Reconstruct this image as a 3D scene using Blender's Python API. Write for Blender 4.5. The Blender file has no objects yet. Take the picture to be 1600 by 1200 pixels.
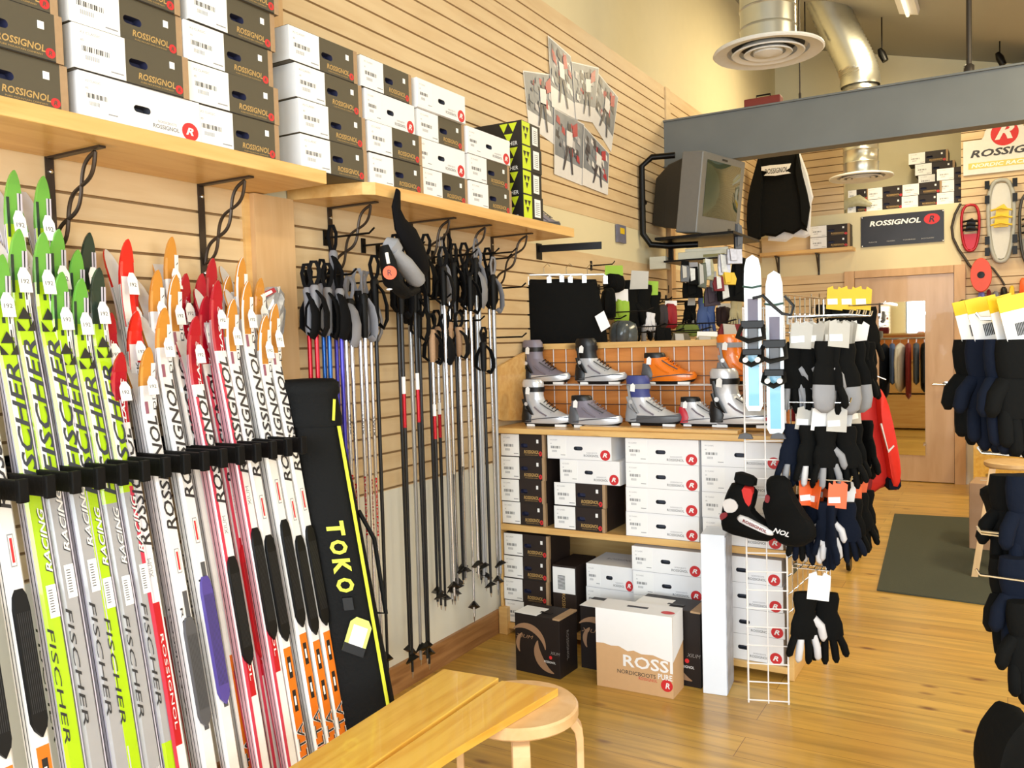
import bpy, bmesh, math, random
from mathutils import Vector, Matrix, Euler
random.seed(7)
SC = bpy.context.scene
COL = SC.collection
PI = math.pi

# ------------------------------------------------------------------ camera
def unit(v): return Vector(v).normalized()
FPX = 1335.0
_Y = unit((775, 85, -FPX)); _X = Vector((2300, 0, FPX)); _X = (_X - _X.dot(_Y) * _Y).normalized(); _Z = _X.cross(_Y)
MC = Matrix((_X, _Y, _Z))                      # camera axes -> world
CAM = Vector((2.301, 0.0, 1.5))
cd = bpy.data.cameras.new('camera'); cam = bpy.data.objects.new('camera', cd); COL.objects.link(cam)
cd.sensor_width = 36; cd.lens = FPX / 1600 * 36; cd.clip_start = 0.02; cd.clip_end = 60
cam.matrix_world = Matrix.Translation(CAM) @ MC.to_4x4()
SC.camera = cam
# ------------------------------------------------------------------ world, daylight, exposure
w = bpy.data.worlds.new('world'); SC.world = w; w.use_nodes = True
bg = w.node_tree.nodes['Background']; bg.inputs[0].default_value = (0.86, 0.93, 1.0, 1); bg.inputs[1].default_value = 1.0
def area(name, loc, rot, sx, sy, power, col):
    l = bpy.data.lights.new(name, 'AREA'); l.shape = 'RECTANGLE'; l.size = sx; l.size_y = sy; l.energy = power; l.color = col
    o = bpy.data.objects.new(name, l); COL.objects.link(o); o.location = loc; o.rotation_euler = rot; return o
area('daylight_window_near', (1.85, -2.38, 1.95), (math.radians(90), 0, 0), 3.0, 2.1, 175, (0.84, 0.93, 1.0))
area('daylight_window_far', (5.0, -2.38, 1.95), (math.radians(90), 0, 0), 2.3, 2.1, 165, (0.84, 0.93, 1.0))
area('daylight_side_window', (6.35, 2.2, 1.9), (math.radians(90), 0, PI / 2), 3.0, 1.9, 70, (0.92, 0.97, 1.0))
SC.view_settings.view_transform = 'Standard'; SC.view_settings.look = 'None'
SC.view_settings.exposure = 0.18; SC.view_settings.gamma = 1.0; SC.view_settings.use_curve_mapping = False

# ------------------------------------------------------------------ pixel -> point on a real plane
def ray(px, py): return MC @ Vector((px - 800, 600 - py, -FPX))
def onx(px, py, x=0.0): d = ray(px, py); return CAM + d * ((x - CAM.x) / d.x)
def ony(px, py, y): d = ray(px, py); return CAM + d * ((y - CAM.y) / d.y)
def onz(px, py, z=0.0): d = ray(px, py); return CAM + d * ((z - CAM.z) / d.z)
def atd(px, py, d): return CAM + ray(px, py) * (d / FPX)

# ------------------------------------------------------------------ materials
def lin(c):
    f = lambda v: (v / 255 / 12.92) if v / 255 <= 0.04045 else ((v / 255 + 0.055) / 1.055) ** 2.4
    return (f(c[0]), f(c[1]), f(c[2]), 1)
MATS = {}
def mat(name, rgb, rough=0.5, metal=0.0, var=0.06, scale=30, bump=0.0, coat=0.0, trans=0.0, emit=0.0, spec=0.5):
    if name in MATS: return MATS[name]
    m = bpy.data.materials.new(name); m.use_nodes = True; nt = m.node_tree; b = nt.nodes['Principled BSDF']
    b.inputs['Roughness'].default_value = rough; b.inputs['Metallic'].default_value = metal
    b.inputs['Coat Weight'].default_value = coat; b.inputs['Transmission Weight'].default_value = trans
    b.inputs['Specular IOR Level'].default_value = spec
    c = lin(rgb)
    tc = nt.nodes.new('ShaderNodeTexCoord'); n = nt.nodes.new('ShaderNodeTexNoise')
    n.inputs['Scale'].default_value = scale; n.inputs['Detail'].default_value = 3
    nt.links.new(tc.outputs['Object'], n.inputs['Vector'])
    mx = nt.nodes.new('ShaderNodeMix'); mx.data_type = 'RGBA'
    mx.inputs['A'].default_value = tuple(v * (1 - var) for v in c[:3]) + (1,)
    mx.inputs['B'].default_value = tuple(min(1, v * (1 + var)) for v in c[:3]) + (1,)
    nt.links.new(n.outputs['Fac'], mx.inputs['Factor']); nt.links.new(mx.outputs['Result'], b.inputs['Base Color'])
    if bump:
        bp = nt.nodes.new('ShaderNodeBump'); bp.inputs['Strength'].default_value = bump; bp.inputs['Distance'].default_value = 0.004
        nt.links.new(n.outputs['Fac'], bp.inputs['Height']); nt.links.new(bp.outputs['Normal'], b.inputs['Normal'])
    if emit:
        b.inputs['Emission Color'].default_value = c; b.inputs['Emission Strength'].default_value = emit
    MATS[name] = m; return m
def wood(name, rgb, dark, stretch=(1, 14, 14), rough=0.45, scale=2.5, knots=0.0, coat=0.0):
    if name in MATS: return MATS[name]
    m = bpy.data.materials.new(name); m.use_nodes = True; nt = m.node_tree; b = nt.nodes['Principled BSDF']; N = nt.nodes.new; L = nt.links.new
    b.inputs['Roughness'].default_value = rough; b.inputs['Coat Weight'].default_value = coat
    tc = N('ShaderNodeTexCoord'); mp = N('ShaderNodeMapping'); mp.inputs['Scale'].default_value = stretch
    n = N('ShaderNodeTexNoise'); n.inputs['Scale'].default_value = scale; n.inputs['Detail'].default_value = 5; n.inputs['Distortion'].default_value = 0.6
    L(tc.outputs['Object'], mp.inputs['Vector']); L(mp.outputs['Vector'], n.inputs['Vector'])
    mx = N('ShaderNodeMix'); mx.data_type = 'RGBA'; mx.inputs['A'].default_value = lin(dark); mx.inputs['B'].default_value = lin(rgb)
    cr = N('ShaderNodeMapRange'); cr.inputs['From Min'].default_value = 0.3; cr.inputs['From Max'].default_value = 0.62
    L(n.outputs['Fac'], cr.inputs['Value']); L(cr.outputs['Result'], mx.inputs['Factor'])
    out = mx.outputs['Result']
    if knots:
        v = N('ShaderNodeTexVoronoi'); v.inputs['Scale'].default_value = knots
        mp2 = N('ShaderNodeMapping'); mp2.inputs['Scale'].default_value = tuple(1 if s == min(stretch) else 2.2 for s in stretch)
        L(tc.outputs['Object'], mp2.inputs['Vector']); L(mp2.outputs['Vector'], v.inputs['Vector'])
        r2 = N('ShaderNodeMapRange'); r2.inputs['From Min'].default_value = 0.03; r2.inputs['From Max'].default_value = 0.10
        L(v.outputs['Distance'], r2.inputs['Value'])
        m2 = N('ShaderNodeMix'); m2.data_type = 'RGBA'; m2.inputs['A'].default_value = lin(tuple(k * 0.6 for k in dark)); L(out, m2.inputs['B']); L(r2.outputs['Result'], m2.inputs['Factor'])
        out = m2.outputs['Result']
    L(out, b.inputs['Base Color'])
    MATS[name] = m; return m

def floor_mat():
    m = bpy.data.materials.new('plank_floor'); m.use_nodes = True; nt = m.node_tree; b = nt.nodes['Principled BSDF']; N = nt.nodes.new; L = nt.links.new
    tc = N('ShaderNodeTexCoord')
    br = N('ShaderNodeTexBrick'); br.inputs['Scale'].default_value = 1; br.inputs['Brick Width'].default_value = 2.3; br.inputs['Row Height'].default_value = 0.165
    br.inputs['Mortar Size'].default_value = 0.0012; br.inputs['Mortar Smooth'].default_value = 0.1; br.offset = 0.37
    br.inputs['Color1'].default_value = lin((192, 148, 66)); br.inputs['Color2'].default_value = lin((210, 170, 84)); br.inputs['Mortar'].default_value = lin((120, 82, 36))
    L(tc.outputs['Object'], br.inputs['Vector'])
    mp = N('ShaderNodeMapping'); mp.inputs['Scale'].default_value = (1.2, 16, 1); L(tc.outputs['Object'], mp.inputs['Vector'])
    n = N('ShaderNodeTexNoise'); n.inputs['Scale'].default_value = 1.0; n.inputs['Detail'].default_value = 6; n.inputs['Distortion'].default_value = 1.1; L(mp.outputs['Vector'], n.inputs['Vector'])
    r = N('ShaderNodeMapRange'); r.inputs['From Min'].default_value = 0.32; r.inputs['From Max'].default_value = 0.6; r.inputs['To Min'].default_value = 0.7; r.inputs['To Max'].default_value = 1.08; L(n.outputs['Fac'], r.inputs['Value'])
    mul = N('ShaderNodeMix'); mul.data_type = 'RGBA'; mul.blend_type = 'MULTIPLY'; mul.inputs['Factor'].default_value = 1
    L(br.outputs['Color'], mul.inputs['A']); L(r.outputs['Result'], mul.inputs['B'])
    mp2 = N('ShaderNodeMapping'); mp2.inputs['Scale'].default_value = (1.0, 2.3, 1); mp2.inputs['Location'].default_value = (0.3, 0.2, 0); L(tc.outputs['Object'], mp2.inputs['Vector'])
    v = N('ShaderNodeTexVoronoi'); v.inputs['Scale'].default_value = 2.7; L(mp2.outputs['Vector'], v.inputs['Vector'])
    r2 = N('ShaderNodeMapRange'); r2.inputs['From Min'].default_value = 0.03; r2.inputs['From Max'].default_value = 0.125; L(v.outputs['Distance'], r2.inputs['Value'])
    m2 = N('ShaderNodeMix'); m2.data_type = 'RGBA'; m2.inputs['A'].default_value = lin((110, 62, 24)); L(mul.outputs['Result'], m2.inputs['B']); L(r2.outputs['Result'], m2.inputs['Factor'])
    L(m2.outputs['Result'], b.inputs['Base Color'])
    b.inputs['Roughness'].default_value = 0.3; b.inputs['Coat Weight'].default_value = 0.25; b.inputs['Coat Roughness'].default_value = 0.18
    bp = N('ShaderNodeBump'); bp.inputs['Strength'].default_value = 0.15; bp.inputs['Distance'].default_value = 0.002; L(br.outputs['Fac'], bp.inputs['Height']); bp.invert = True; L(bp.outputs['Normal'], b.inputs['Normal'])
    return m

# ------------------------------------------------------------------ mesh builder
_TXT = {}
def textdata(s, bold=0.0, shear=0.0, sx=1.0):
    k = (s, bold, shear, sx)
    if k in _TXT: return _TXT[k]
    c = bpy.data.curves.new('t', 'FONT'); c.body = s; c.size = 1; c.offset = bold; c.shear = shear; c.resolution_u = 2
    c.align_x = 'CENTER'; c.align_y = 'CENTER'; c.fill_mode = 'FRONT'
    o = bpy.data.objects.new('t', c); COL.objects.link(o)
    dg = bpy.context.evaluated_depsgraph_get(); me = bpy.data.meshes.new_from_object(o.evaluated_get(dg))
    xs = [v.co.x for v in me.vertices] or [0]; ys = [v.co.y for v in me.vertices] or [0]
    x0, x1, y0, y1 = min(xs), max(xs), min(ys), max(ys)
    vs = [((v.co.x - (x0 + x1) / 2) / (y1 - y0 or 1) * sx, (v.co.y - (y0 + y1) / 2) / (y1 - y0 or 1)) for v in me.vertices]
    fs = [tuple(p.vertices) for p in me.polygons]
    bpy.data.objects.remove(o); bpy.data.curves.remove(c); bpy.data.meshes.remove(me)
    _TXT[k] = (vs, fs, (x1 - x0) / (y1 - y0 or 1) * sx); return _TXT[k]

class MB:
    def __init__(s): s.v = []; s.f = []; s.m = []; s.mats = []
    def mi(s, m):
        if m not in s.mats: s.mats.append(m)
        return s.mats.index(m)
    def add(s, vs, fs, m, M=None):
        o = len(s.v); k = s.mi(m)
        for v in vs:
            v = Vector(v); s.v.append(tuple(M @ v) if M is not None else tuple(v))
        for f in fs: s.f.append(tuple(o + i for i in f)); s.m.append(k)
        return s
    def box(s, x0, x1, y0, y1, z0, z1, m, M=None):
        return s.add([(x0, y0, z0), (x1, y0, z0), (x1, y1, z0), (x0, y1, z0), (x0, y0, z1), (x1, y0, z1), (x1, y1, z1), (x0, y1, z1)],
                     [(0, 3, 2, 1), (4, 5, 6, 7), (0, 1, 5, 4), (1, 2, 6, 5), (2, 3, 7, 6), (3, 0, 4, 7)], m, M)
    def poly(s, pts, m, M=None): return s.add(pts, [tuple(range(len(pts)))], m, M)
    def prism(s, pts, t, m, M=None):               # outline in local XZ, thickness along +Y
        n = len(pts); a = sum(pts[i][0] * pts[(i + 1) % n][1] - pts[(i + 1) % n][0] * pts[i][1] for i in range(n))
        if a < 0: pts = pts[::-1]
        vs = [(p[0], 0, p[1]) for p in pts] + [(p[0], t, p[1]) for p in pts]
        fs = [tuple(range(n)), tuple(range(2 * n - 1, n - 1, -1))] + [(i, i + n, (i + 1) % n + n, (i + 1) % n) for i in range(n)]
        return s.add(vs, fs, m, M)
    def pillow(s, pts, t, m, M=None, inset=0.9):   # soft cloth panel, outline in local XZ, centred on y=0
        n = len(pts); cx = sum(p[0] for p in pts) / n; cz = sum(p[1] for p in pts) / n
        a = sum(pts[i][0] * pts[(i + 1) % n][1] - pts[(i + 1) % n][0] * pts[i][1] for i in range(n))
        if a < 0: pts = pts[::-1]
        q = [(cx + (p[0] - cx) * inset, cz + (p[1] - cz) * inset) for p in pts]
        vs = [(p[0], 0, p[1]) for p in pts] + [(p[0], -t / 2, p[1]) for p in q] + [(p[0], t / 2, p[1]) for p in q]
        fs = [tuple(range(n, 2 * n)), tuple(range(3 * n - 1, 2 * n - 1, -1))]
        for i in range(n):
            j = (i + 1) % n
            fs += [(i, j, n + j, n + i), (j, i, 2 * n + i, 2 * n + j)]
        return s.add(vs, fs, m, M)
    def tube(s, pts, r, m, seg=8, M=None, flat=1.0, caps=True, ref=None):
        pts = [Vector(p) for p in pts]; n = len(pts); rr = r if isinstance(r, (list, tuple)) else [r] * n
        vs = []; fs = []; up = None
        for i, p in enumerate(pts):
            t = (pts[min(i + 1, n - 1)] - pts[max(i - 1, 0)]).normalized()
            if up is None:
                rf = Vector(ref) if ref else (Vector((0, 0, 1)) if abs(t.z) < 0.9 else Vector((0, 1, 0)))
                up = (rf - rf.dot(t) * t).normalized()
            else: up = (up - up.dot(t) * t).normalized()
            sd = t.cross(up)
            for k in range(seg):
                a = 2 * PI * k / seg; vs.append(p + up * (math.cos(a) * rr[i]) * flat + sd * (math.sin(a) * rr[i]))
        for i in range(n - 1):
            for k in range(seg):
                a = i * seg + k; b = i * seg + (k + 1) % seg; fs.append((a, b, b + seg, a + seg))
        if caps: fs += [tuple(range(seg - 1, -1, -1)), tuple(range((n - 1) * seg, n * seg))]
        return s.add(vs, fs, m, M)
    def rings(s, rings, m, M=None, caps=True):
        n = len(rings[0]); vs = [p for r in rings for p in r]; fs = []
        for i in range(len(rings) - 1):
            for k in range(n):
                a = i * n + k; b = i * n + (k + 1) % n; fs.append((a, b, b + n, a + n))
        if caps: fs += [tuple(range(n - 1, -1, -1)), tuple(range((len(rings) - 1) * n, len(rings) * n))]
        return s.add(vs, fs, m, M)
    def lathe(s, prof, m, seg=24, M=None):         # [(r,z)...]
        vs = []; fs = []
        for r, z in prof:
            for k in range(seg): a = 2 * PI * k / seg; vs.append((r * math.cos(a), r * math.sin(a), z))
        for i in range(len(prof) - 1):
            for k in range(seg):
                a = i * seg + k; b = i * seg + (k + 1) % seg; fs.append((a, b, b + seg, a + seg))
        return s.add(vs, fs, m, M)
    def disc(s, c, r, m, M=None, seg=20, ax='y', sx=1.0):
        pts = []
        for k in range(seg):
            a = 2 * PI * k / seg; u, v = r * math.cos(a) * sx, r * math.sin(a)
            pts.append({'y': (c[0] + u, c[1], c[2] + v), 'x': (c[0], c[1] + u, c[2] + v), 'z': (c[0] + u, c[1] + v, c[2])}[ax])
        return s.poly(pts, m, M)
    def text(s, t, c, h, m, M=None, bold=0.0, shear=0.0, width=None, face='y', up=False):
        """text centred at c, cap height h, lying in the XZ plane facing -Y (face='y') or the YZ plane facing +X (face='x'); up turns it to read upward"""
        vs, fs, asp = textdata(t, bold, shear)
        k = (width / (asp * h)) if width else 1.0
        out = []
        for x, y in vs:
            u, v = x * h * k, y * h
            if up == 'down': u, v = v, -u
            elif up: u, v = -v, u
            out.append((c[0] + u, c[1], c[2] + v) if face == 'y' else (c[0], c[1] + u, c[2] + v))
        return s.add(out, fs, m, M)
    def build(s, name, parent=None, loc=None, rot=None, smooth=False, bevel=0.0, sub=0, link=True):
        me = bpy.data.meshes.new(name); me.from_pydata(s.v, [], s.f)
        for m in s.mats: me.materials.append(m)
        me.polygons.foreach_set('material_index', s.m)
        if smooth:
            me.polygons.foreach_set('use_smooth', [True] * len(me.polygons))
            try: me.set_sharp_from_angle(angle=math.radians(smooth if smooth is not True else 50))
            except Exception: pass
        me.update()
        o = bpy.data.objects.new(name, me)
        COL.objects.link(o)
        if parent: o.parent = parent
        if loc is not None: o.location = loc
        if rot is not None: o.rotation_euler = rot
        if bevel:
            b = o.modifiers.new('bevel', 'BEVEL'); b.width = bevel; b.segments = 2; b.limit_method = 'ANGLE'
        if sub:
            b = o.modifiers.new('sub', 'SUBSURF'); b.levels = sub; b.render_levels = sub
        return o

def tag(o, label=None, cat=None, group=None, kind=None):
    if label: o['label'] = label
    if cat: o['category'] = cat
    if group: o['group'] = group
    if kind: o['kind'] = kind
    return o
def thing(name, label, cat, loc=(0, 0, 0), rot=(0, 0, 0), group=None):
    o = bpy.data.objects.new(name, None); COL.objects.link(o); o.location = loc; o.rotation_euler = rot; o.empty_display_size = 0.1
    return tag(o, label, cat, group)
def kids(o): return [c for c in KIDS.get(o.name, [])] if False else list(o.children)
def dup(o, label=None, loc=None, rot=None, scale=None, group=None, skip=()):
    c = o.copy(); COL.objects.link(c)
    for ch in list(o.children):
        if ch.name.split('.')[0] in skip: continue
        k = ch.copy(); COL.objects.link(k); k.parent = c
        for g in list(ch.children):
            q = g.copy(); COL.objects.link(q); q.parent = k
    if label: c['label'] = label
    if group: c['group'] = group
    if loc is not None: c.location = loc
    if rot is not None: c.rotation_euler = rot
    if scale is not None: c.scale = scale
    return c
def place(first, proto, **k):
    """use the prototype itself the first time, then copies"""
    if not proto.get('used'):
        proto['used'] = 1
        for a, v in k.items():
            if a == 'label': proto['label'] = v
            elif a == 'group': proto['group'] = v
            elif a == 'loc': proto.location = v
            elif a == 'rot': proto.rotation_euler = v
            elif a == 'scale': proto.scale = v
        return proto
    return dup(proto, **k)
def struct(mb, name, **k): return tag(mb.build(name, **k), kind='structure')
ORD = ['bottom', 'second', 'third', 'fourth', 'fifth', 'sixth', 'seventh', 'eighth', 'ninth', 'tenth', 'eleventh', 'twelfth', 'thirteenth', 'fourteenth', 'fifteenth', 'sixteenth', 'seventeenth', 'eighteenth', 'nineteenth', 'twentieth']
NTH = ['first'] + ORD[1:] + ['twenty-' + x for x in ['first', 'second', 'third', 'fourth', 'fifth', 'sixth', 'seventh', 'eighth', 'ninth']] + ['thirtieth'] + ['thirty-' + x for x in ['first', 'second', 'third', 'fourth', 'fifth', 'sixth', 'seventh', 'eighth', 'ninth']]
RZ = lambda a: Matrix.Rotation(a, 4, 'Z'); RX = lambda a: Matrix.Rotation(a, 4, 'X'); RY = lambda a: Matrix.Rotation(a, 4, 'Y'); T = lambda *p: Matrix.Translation(p)

# shared materials
SLAT = wood('slatwall_maple', (222, 196, 154), (212, 182, 138), (0.6, 1.2, 9), 0.5, 2.2)
GROOVE = mat('slat_groove', (150, 118, 78), 0.8)
CREAM = mat('cream_plaster', (226, 214, 176), 0.85, scale=8, var=0.03)
OFFWHITE = mat('off_white_plaster', (226, 222, 208), 0.85, scale=8, var=0.03)
PINE = wood('pine_board', (226, 186, 120), (212, 164, 96), (1.5, 1.2, 12), 0.4, 2.0, knots=2.2, coat=0.15)
PINEX = wood('pine_board_x', (226, 186, 120), (212, 162, 94), (1.2, 14, 14), 0.4, 2.0, knots=1.8, coat=0.15)
PINEY = wood('pine_board_y', (228, 186, 118), (212, 162, 92), (14, 1.2, 14), 0.4, 2.0, knots=1.8, coat=0.15)
MAPLE = wood('maple_ply', (214, 176, 128), (198, 156, 106), (8, 8, 0.8), 0.45, 2.0)
DARKW = wood('stained_baseboard', (176, 128, 80), (140, 94, 54), (14, 1.2, 14), 0.5, 2.5)
BLACKM = mat('black_metal', (14, 13, 13), 0.4, 0.6)
IRON = mat('wrought_iron', (72, 62, 54), 0.45, 0.7)
CHROME = mat('chrome_wire', (215, 215, 215), 0.18, 1.0, var=0.02)
WHITEW = mat('white_coated_wire', (232, 228, 226), 0.35)
WHITE = mat('white_card', (238, 238, 238), 0.6, var=0.02)
PAPER = mat('label_paper', (244, 244, 244), 0.55, var=0.015)
GREYINK = mat('grey_ink', (150, 150, 155), 0.7)
DARKINK = mat('dark_ink', (45, 45, 48), 0.6)
BLACK = mat('black_plastic', (9, 9, 10), 0.4, spec=0.3)
REDR = mat('red_roundel', (205, 40, 45), 0.5)
# ================================================================== STRUCTURE
YB = 9.4; YBB = 10.12; YF = -2.5; XR = 6.5
def ceil_z(x): return 4.785 - 0.263 * x
mb = MB(); mb.box(-0.3, XR + 0.2, YF - 0.2, YBB + 0.2, -0.1, 0, floor_mat()); struct(mb, 'floor')
mb = MB(); CG = mat('grey_ceiling', (168, 166, 154), 0.85, scale=4, var=0.03)
mb.add([(-0.1, YF - .1, ceil_z(-.1)), (XR + .1, YF - .1, ceil_z(XR + .1)), (XR + .1, YBB + .1, ceil_z(XR + .1)), (-0.1, YBB + .1, ceil_z(-.1)),
        (-0.1, YF - .1, ceil_z(-.1) + .1), (XR + .1, YF - .1, ceil_z(XR + .1) + .1), (XR + .1, YBB + .1, ceil_z(XR + .1) + .1), (-0.1, YBB + .1, ceil_z(-.1) + .1)],
       [(0, 1, 2, 3), (7, 6, 5, 4), (0, 4, 5, 1), (1, 5, 6, 2), (2, 6, 7, 3), (3, 7, 4, 0)], CG); struct(mb, 'ceiling')

def slats_x(mb, y0, y1, z0, z1, x=0.0, top=None):      # slatwall panel on a wall facing +x
    mb.box(x - 0.03, x - 0.013, y0, y1, z0, z1, GROOVE)
    z = z1; first = True
    while z - 0.002 > z0:
        h = 0.1 if first else 0.0762
        lo = max(z0, z - h); mb.box(x - 0.013, x, y0, y1, lo + (0.009 if lo > z0 else 0), z, SLAT); z = lo; first = False
def slats_y(mb, x0, x1, z0, z1, y):                    # slatwall panel on a wall facing -y
    mb.box(x0, x1, y + 0.013, y + 0.03, z0, z1, GROOVE)
    z = z1; first = True
    while z - 0.002 > z0:
        h = 0.1 if first else 0.0762
        lo = max(z0, z - h); mb.box(x0, x1, y, y + 0.013, lo + (0.009 if lo > z0 else 0), z, SLAT); z = lo; first = False
mb = MB()
mb.box(-0.2, -0.03, YF, YBB, 0, ceil_z(0) + 0.1, CREAM)
mb.box(-0.03, 0.0, YF, YBB, 3.45, ceil_z(0) + 0.05, CREAM)
mb.box(-0.03, 0.0, YF, 6.43, 0, 0.885, OFFWHITE)
mb.box(-0.03, -0.004, YF, 9.4, 2.055, 2.29, CREAM)
for a, b in ((YF, 2.15), (2.34, 6.43), (6.53, 9.4)):
    slats_x(mb, a, b, 0.885, 2.055); slats_x(mb, a, b, 2.29, 3.45)
mb.box(-0.03, 0.0, 6.53, YBB, 0, 0.885, OFFWHITE); mb.box(-0.03, 0, YB, YBB, 0.8, 3.5, CREAM)
struct(mb, 'wall_left')
mb = MB(); mb.box(-0.03, 0.035, 2.15, 2.34, 0, 2.047, MAPLE); mb.box(-0.03, 0.02, 2.15, 2.34, 2.12, 3.45, MAPLE)
mb.box(-0.03, 0.012, 2.125, 2.15, 0.1, 2.047, PINE); struct(mb, 'trim_1')
mb = MB(); mb.box(-0.03, 0.03, 6.43, 6.53, 0, 2.83, MAPLE); mb.box(-0.03, 0.012, 6.43, 6.53, 3.18, 3.45, SLAT); struct(mb, 'trim_2')
mb = MB(); mb.box(0, 0.018, YF, 2.15, 0, 0.12, DARKW); mb.box(0, 0.018, 2.34, 3.74, 0, 0.12, DARKW); mb.box(0, 0.018, 4.4, 6.43, 0, 0.12, DARKW); struct(mb, 'baseboard_left')

# back partition with the storage loft over the door
mb = MB()
mb.box(-0.1, 0.84, YB + 0.03, YB + 0.12, 0, 3.95, CREAM)
slats_y(mb, -0.0, 0.84, 2.74, 3.95, YB); mb.box(0, 0.84, YB + 0.002, YB + .03, 2.29, 2.74, CREAM); slats_y(mb, 0, 0.84, 0.6, 2.13, YB); mb.box(0, .84, YB + .002, YB + .03, 2.13, 2.29, CREAM); mb.box(0, 0.84, YB, YB + .03, 0, 0.6, OFFWHITE)
mb.box(0.84, 1.91, YB, YB + 0.12, 2.14, 2.74, CREAM); mb.box(0.84, 0.86, YB, YB + 0.12, 0, 2.14, CREAM); mb.box(1.9, 1.92, YB, YB + .12, 0, 2.14, CREAM)
mb.box(0.84, 2.6, YB + 0.02, YBB, 2.70, 2.742, CREAM)
mb.box(1.91, XR, YB + 0.03, YB + 0.12, 0, 3.95, CREAM)
slats_y(mb, 1.91, 4.4, 2.1, 3.95, YB); mb.box(4.4, XR, YB, YB + .03, 0, 3.95, CREAM); slats_y(mb, 1.92, 4.4, 0.6, 2.1, YB); mb.box(1.92, 4.4, YB, YB + .03, 0, .6, OFFWHITE)
struct(mb, 'wall_back')
mb = MB(); mb.box(-0.2, XR + 0.2, YBB, YBB + 0.15, 0, 5.1, CREAM); struct(mb, 'wall_loft')
mb = MB(); mb.box(XR, XR + 0.15, YF, 0.6, 0, 5, CREAM); mb.box(XR, XR + .15, 3.8, YBB, 0, 5, CREAM); mb.box(XR, XR + .15, .6, 3.8, 0, .9, CREAM); mb.box(XR, XR + .15, .6, 3.8, 2.9, 5, CREAM); struct(mb, 'wall_right')
mb = MB()
for a, b, c, d in ((-.2, .3, 0, 5.1), (3.4, 3.8, 0, 5.1), (6.2, XR + .15, 0, 5.1), (.3, 3.4, 0, .85), (.3, 3.4, 3.05, 5.1), (3.8, 6.2, 0, .85), (3.8, 6.2, 3.05, 5.1)): mb.box(a, b, YF - .15, YF, c, d, CREAM)
struct(mb, 'wall_front')
for i, (a, b) in enumerate(((.3, 3.4), (3.8, 6.2))):
    mb = MB()
    for c in (a, (a + b) / 2 - .025, b - .05): mb.box(c, c + .05, YF - .12, YF - .04, .85, 3.05, BLACKM)
    for z in (.85, 3.0): mb.box(a, b, YF - .12, YF - .04, z, z + .05, BLACKM)
    struct(mb, 'window_%d' % (i + 1))
mb = MB()
for c in (.6, 2.175, 3.75): mb.box(XR + .04, XR + .12, c, c + .05, .9, 2.9, BLACKM)
for z in (.9, 2.85): mb.box(XR + .04, XR + .12, .6, 3.8, z, z + .05, BLACKM)
struct(mb, 'window_3')

# door with casing, lever handle and a mirror
DOORM = wood('door_birch', (204, 170, 136), (192, 156, 120), (5, 5, 0.8), 0.4, 2.0, coat=0.2)
CASE = wood('door_casing', (212, 172, 128), (196, 154, 108), (6, 6, 0.8), 0.45, 2.0)
d = tag(bpy.data.objects.new('door_1', None), kind='structure'); COL.objects.link(d); d.location = (0.945, YB - 0.02, 0)
mb = MB(); mb.box(0, 0.9, 0, 0.04, 0.008, 2.062, DOORM); mb.build('door_leaf', d)
mb = MB(); mb.box(0, 0.9, -0.02, 0.03, 2.066, 2.14, CASE); mb.box(-0.1, -0.004, -0.02, 0.03, 0, 2.14, CASE); mb.box(0.904, 1.0, -0.02, 0.03, 0, 2.14, CASE); mb.build('door_casing', d)
mb = MB(); mb.lathe([(0.0, 0), (0.03, 0), (0.03, 0.012), (0.012, 0.014), (0.012, 0.045)], CHROME, 16, T(0.83, 0, 0.98) @ RX(PI / 2)); mb.tube([(0.83, -0.045, 0.98), (0.79, -0.05, 0.98), (0.71, -0.05, 0.98)], 0.009, CHROME); mb.build('door_handle', d, smooth=True)
MIR = mat('mirror_glass', (236, 240, 238), 0.02, 1.0, var=0.0)
m_ = thing('door_mirror', 'tall frameless mirror on the birch door reflecting a clothes rack', 'mirror', (1.38, YB - 0.022, 0.27))
mb = MB(); mb.box(-0.21, 0.21, -0.008, 0, 0, 1.535, MIR); mb.build('mirror_pane', m_)
for x in (-0.21, 0.2):
    for z in (0.1, 1.4): mb = MB(); mb.box(x - .008, x + .018, -0.014, -0.001, z, z + .03, CHROME); mb.build('clip', m_)

# steel beam
STEEL = mat('grey_painted_steel', (108, 112, 112), 0.55, 0.1, var=0.16, scale=3.2)
mb = MB(); mb.box(0, XR, 6.4, 6.41, 2.835, 3.17, STEEL); mb.box(0, XR, 6.38, 6.52, 3.17, 3.182, STEEL); mb.box(0, XR, 6.38, 6.52, 2.823, 2.835, STEEL); mb.box(0, XR, 6.505, 6.52, 2.835, 3.17, STEEL)
struct(mb, 'trim_3')

# ceiling lamps (warm)
LAMPM = mat('lamp_diffuser', (255, 244, 214), 0.5, emit=1.0)
def ceiling_lamp(x, y, power, label, ry=0.255):
    t = thing('ceiling_light', label, 'ceiling light', (x, y, ceil_z(x) - 0.004), (0, ry, 0), None)
    mb = MB(); mb.box(-0.08, 0.08, -0.62, 0.62, -0.05, 0, WHITE); mb.build('housing', t)
    mb = MB(); mb.tube([(0, -0.58, -0.07), (0, 0.58, -0.07)], 0.016, LAMPM, 10); mb.build('tube_lamp', t, smooth=True)
    area('ceiling_lamp_light', (x, y, ceil_z(x) - 0.12), (0, ry, 0), 0.3, 1.2, power, (1.0, 0.83, 0.52))
ceiling_lamp(1.55, 7.9, 55, 'fluorescent strip lamp on the grey ceiling above the flexible duct')
ceiling_lamp(3.6, 5.2, 66, 'fluorescent strip lamp on the ceiling over the middle of the shop')
ceiling_lamp(3.6, 1.2, 40, 'fluorescent strip lamp on the ceiling nearest the shop windows')
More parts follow.
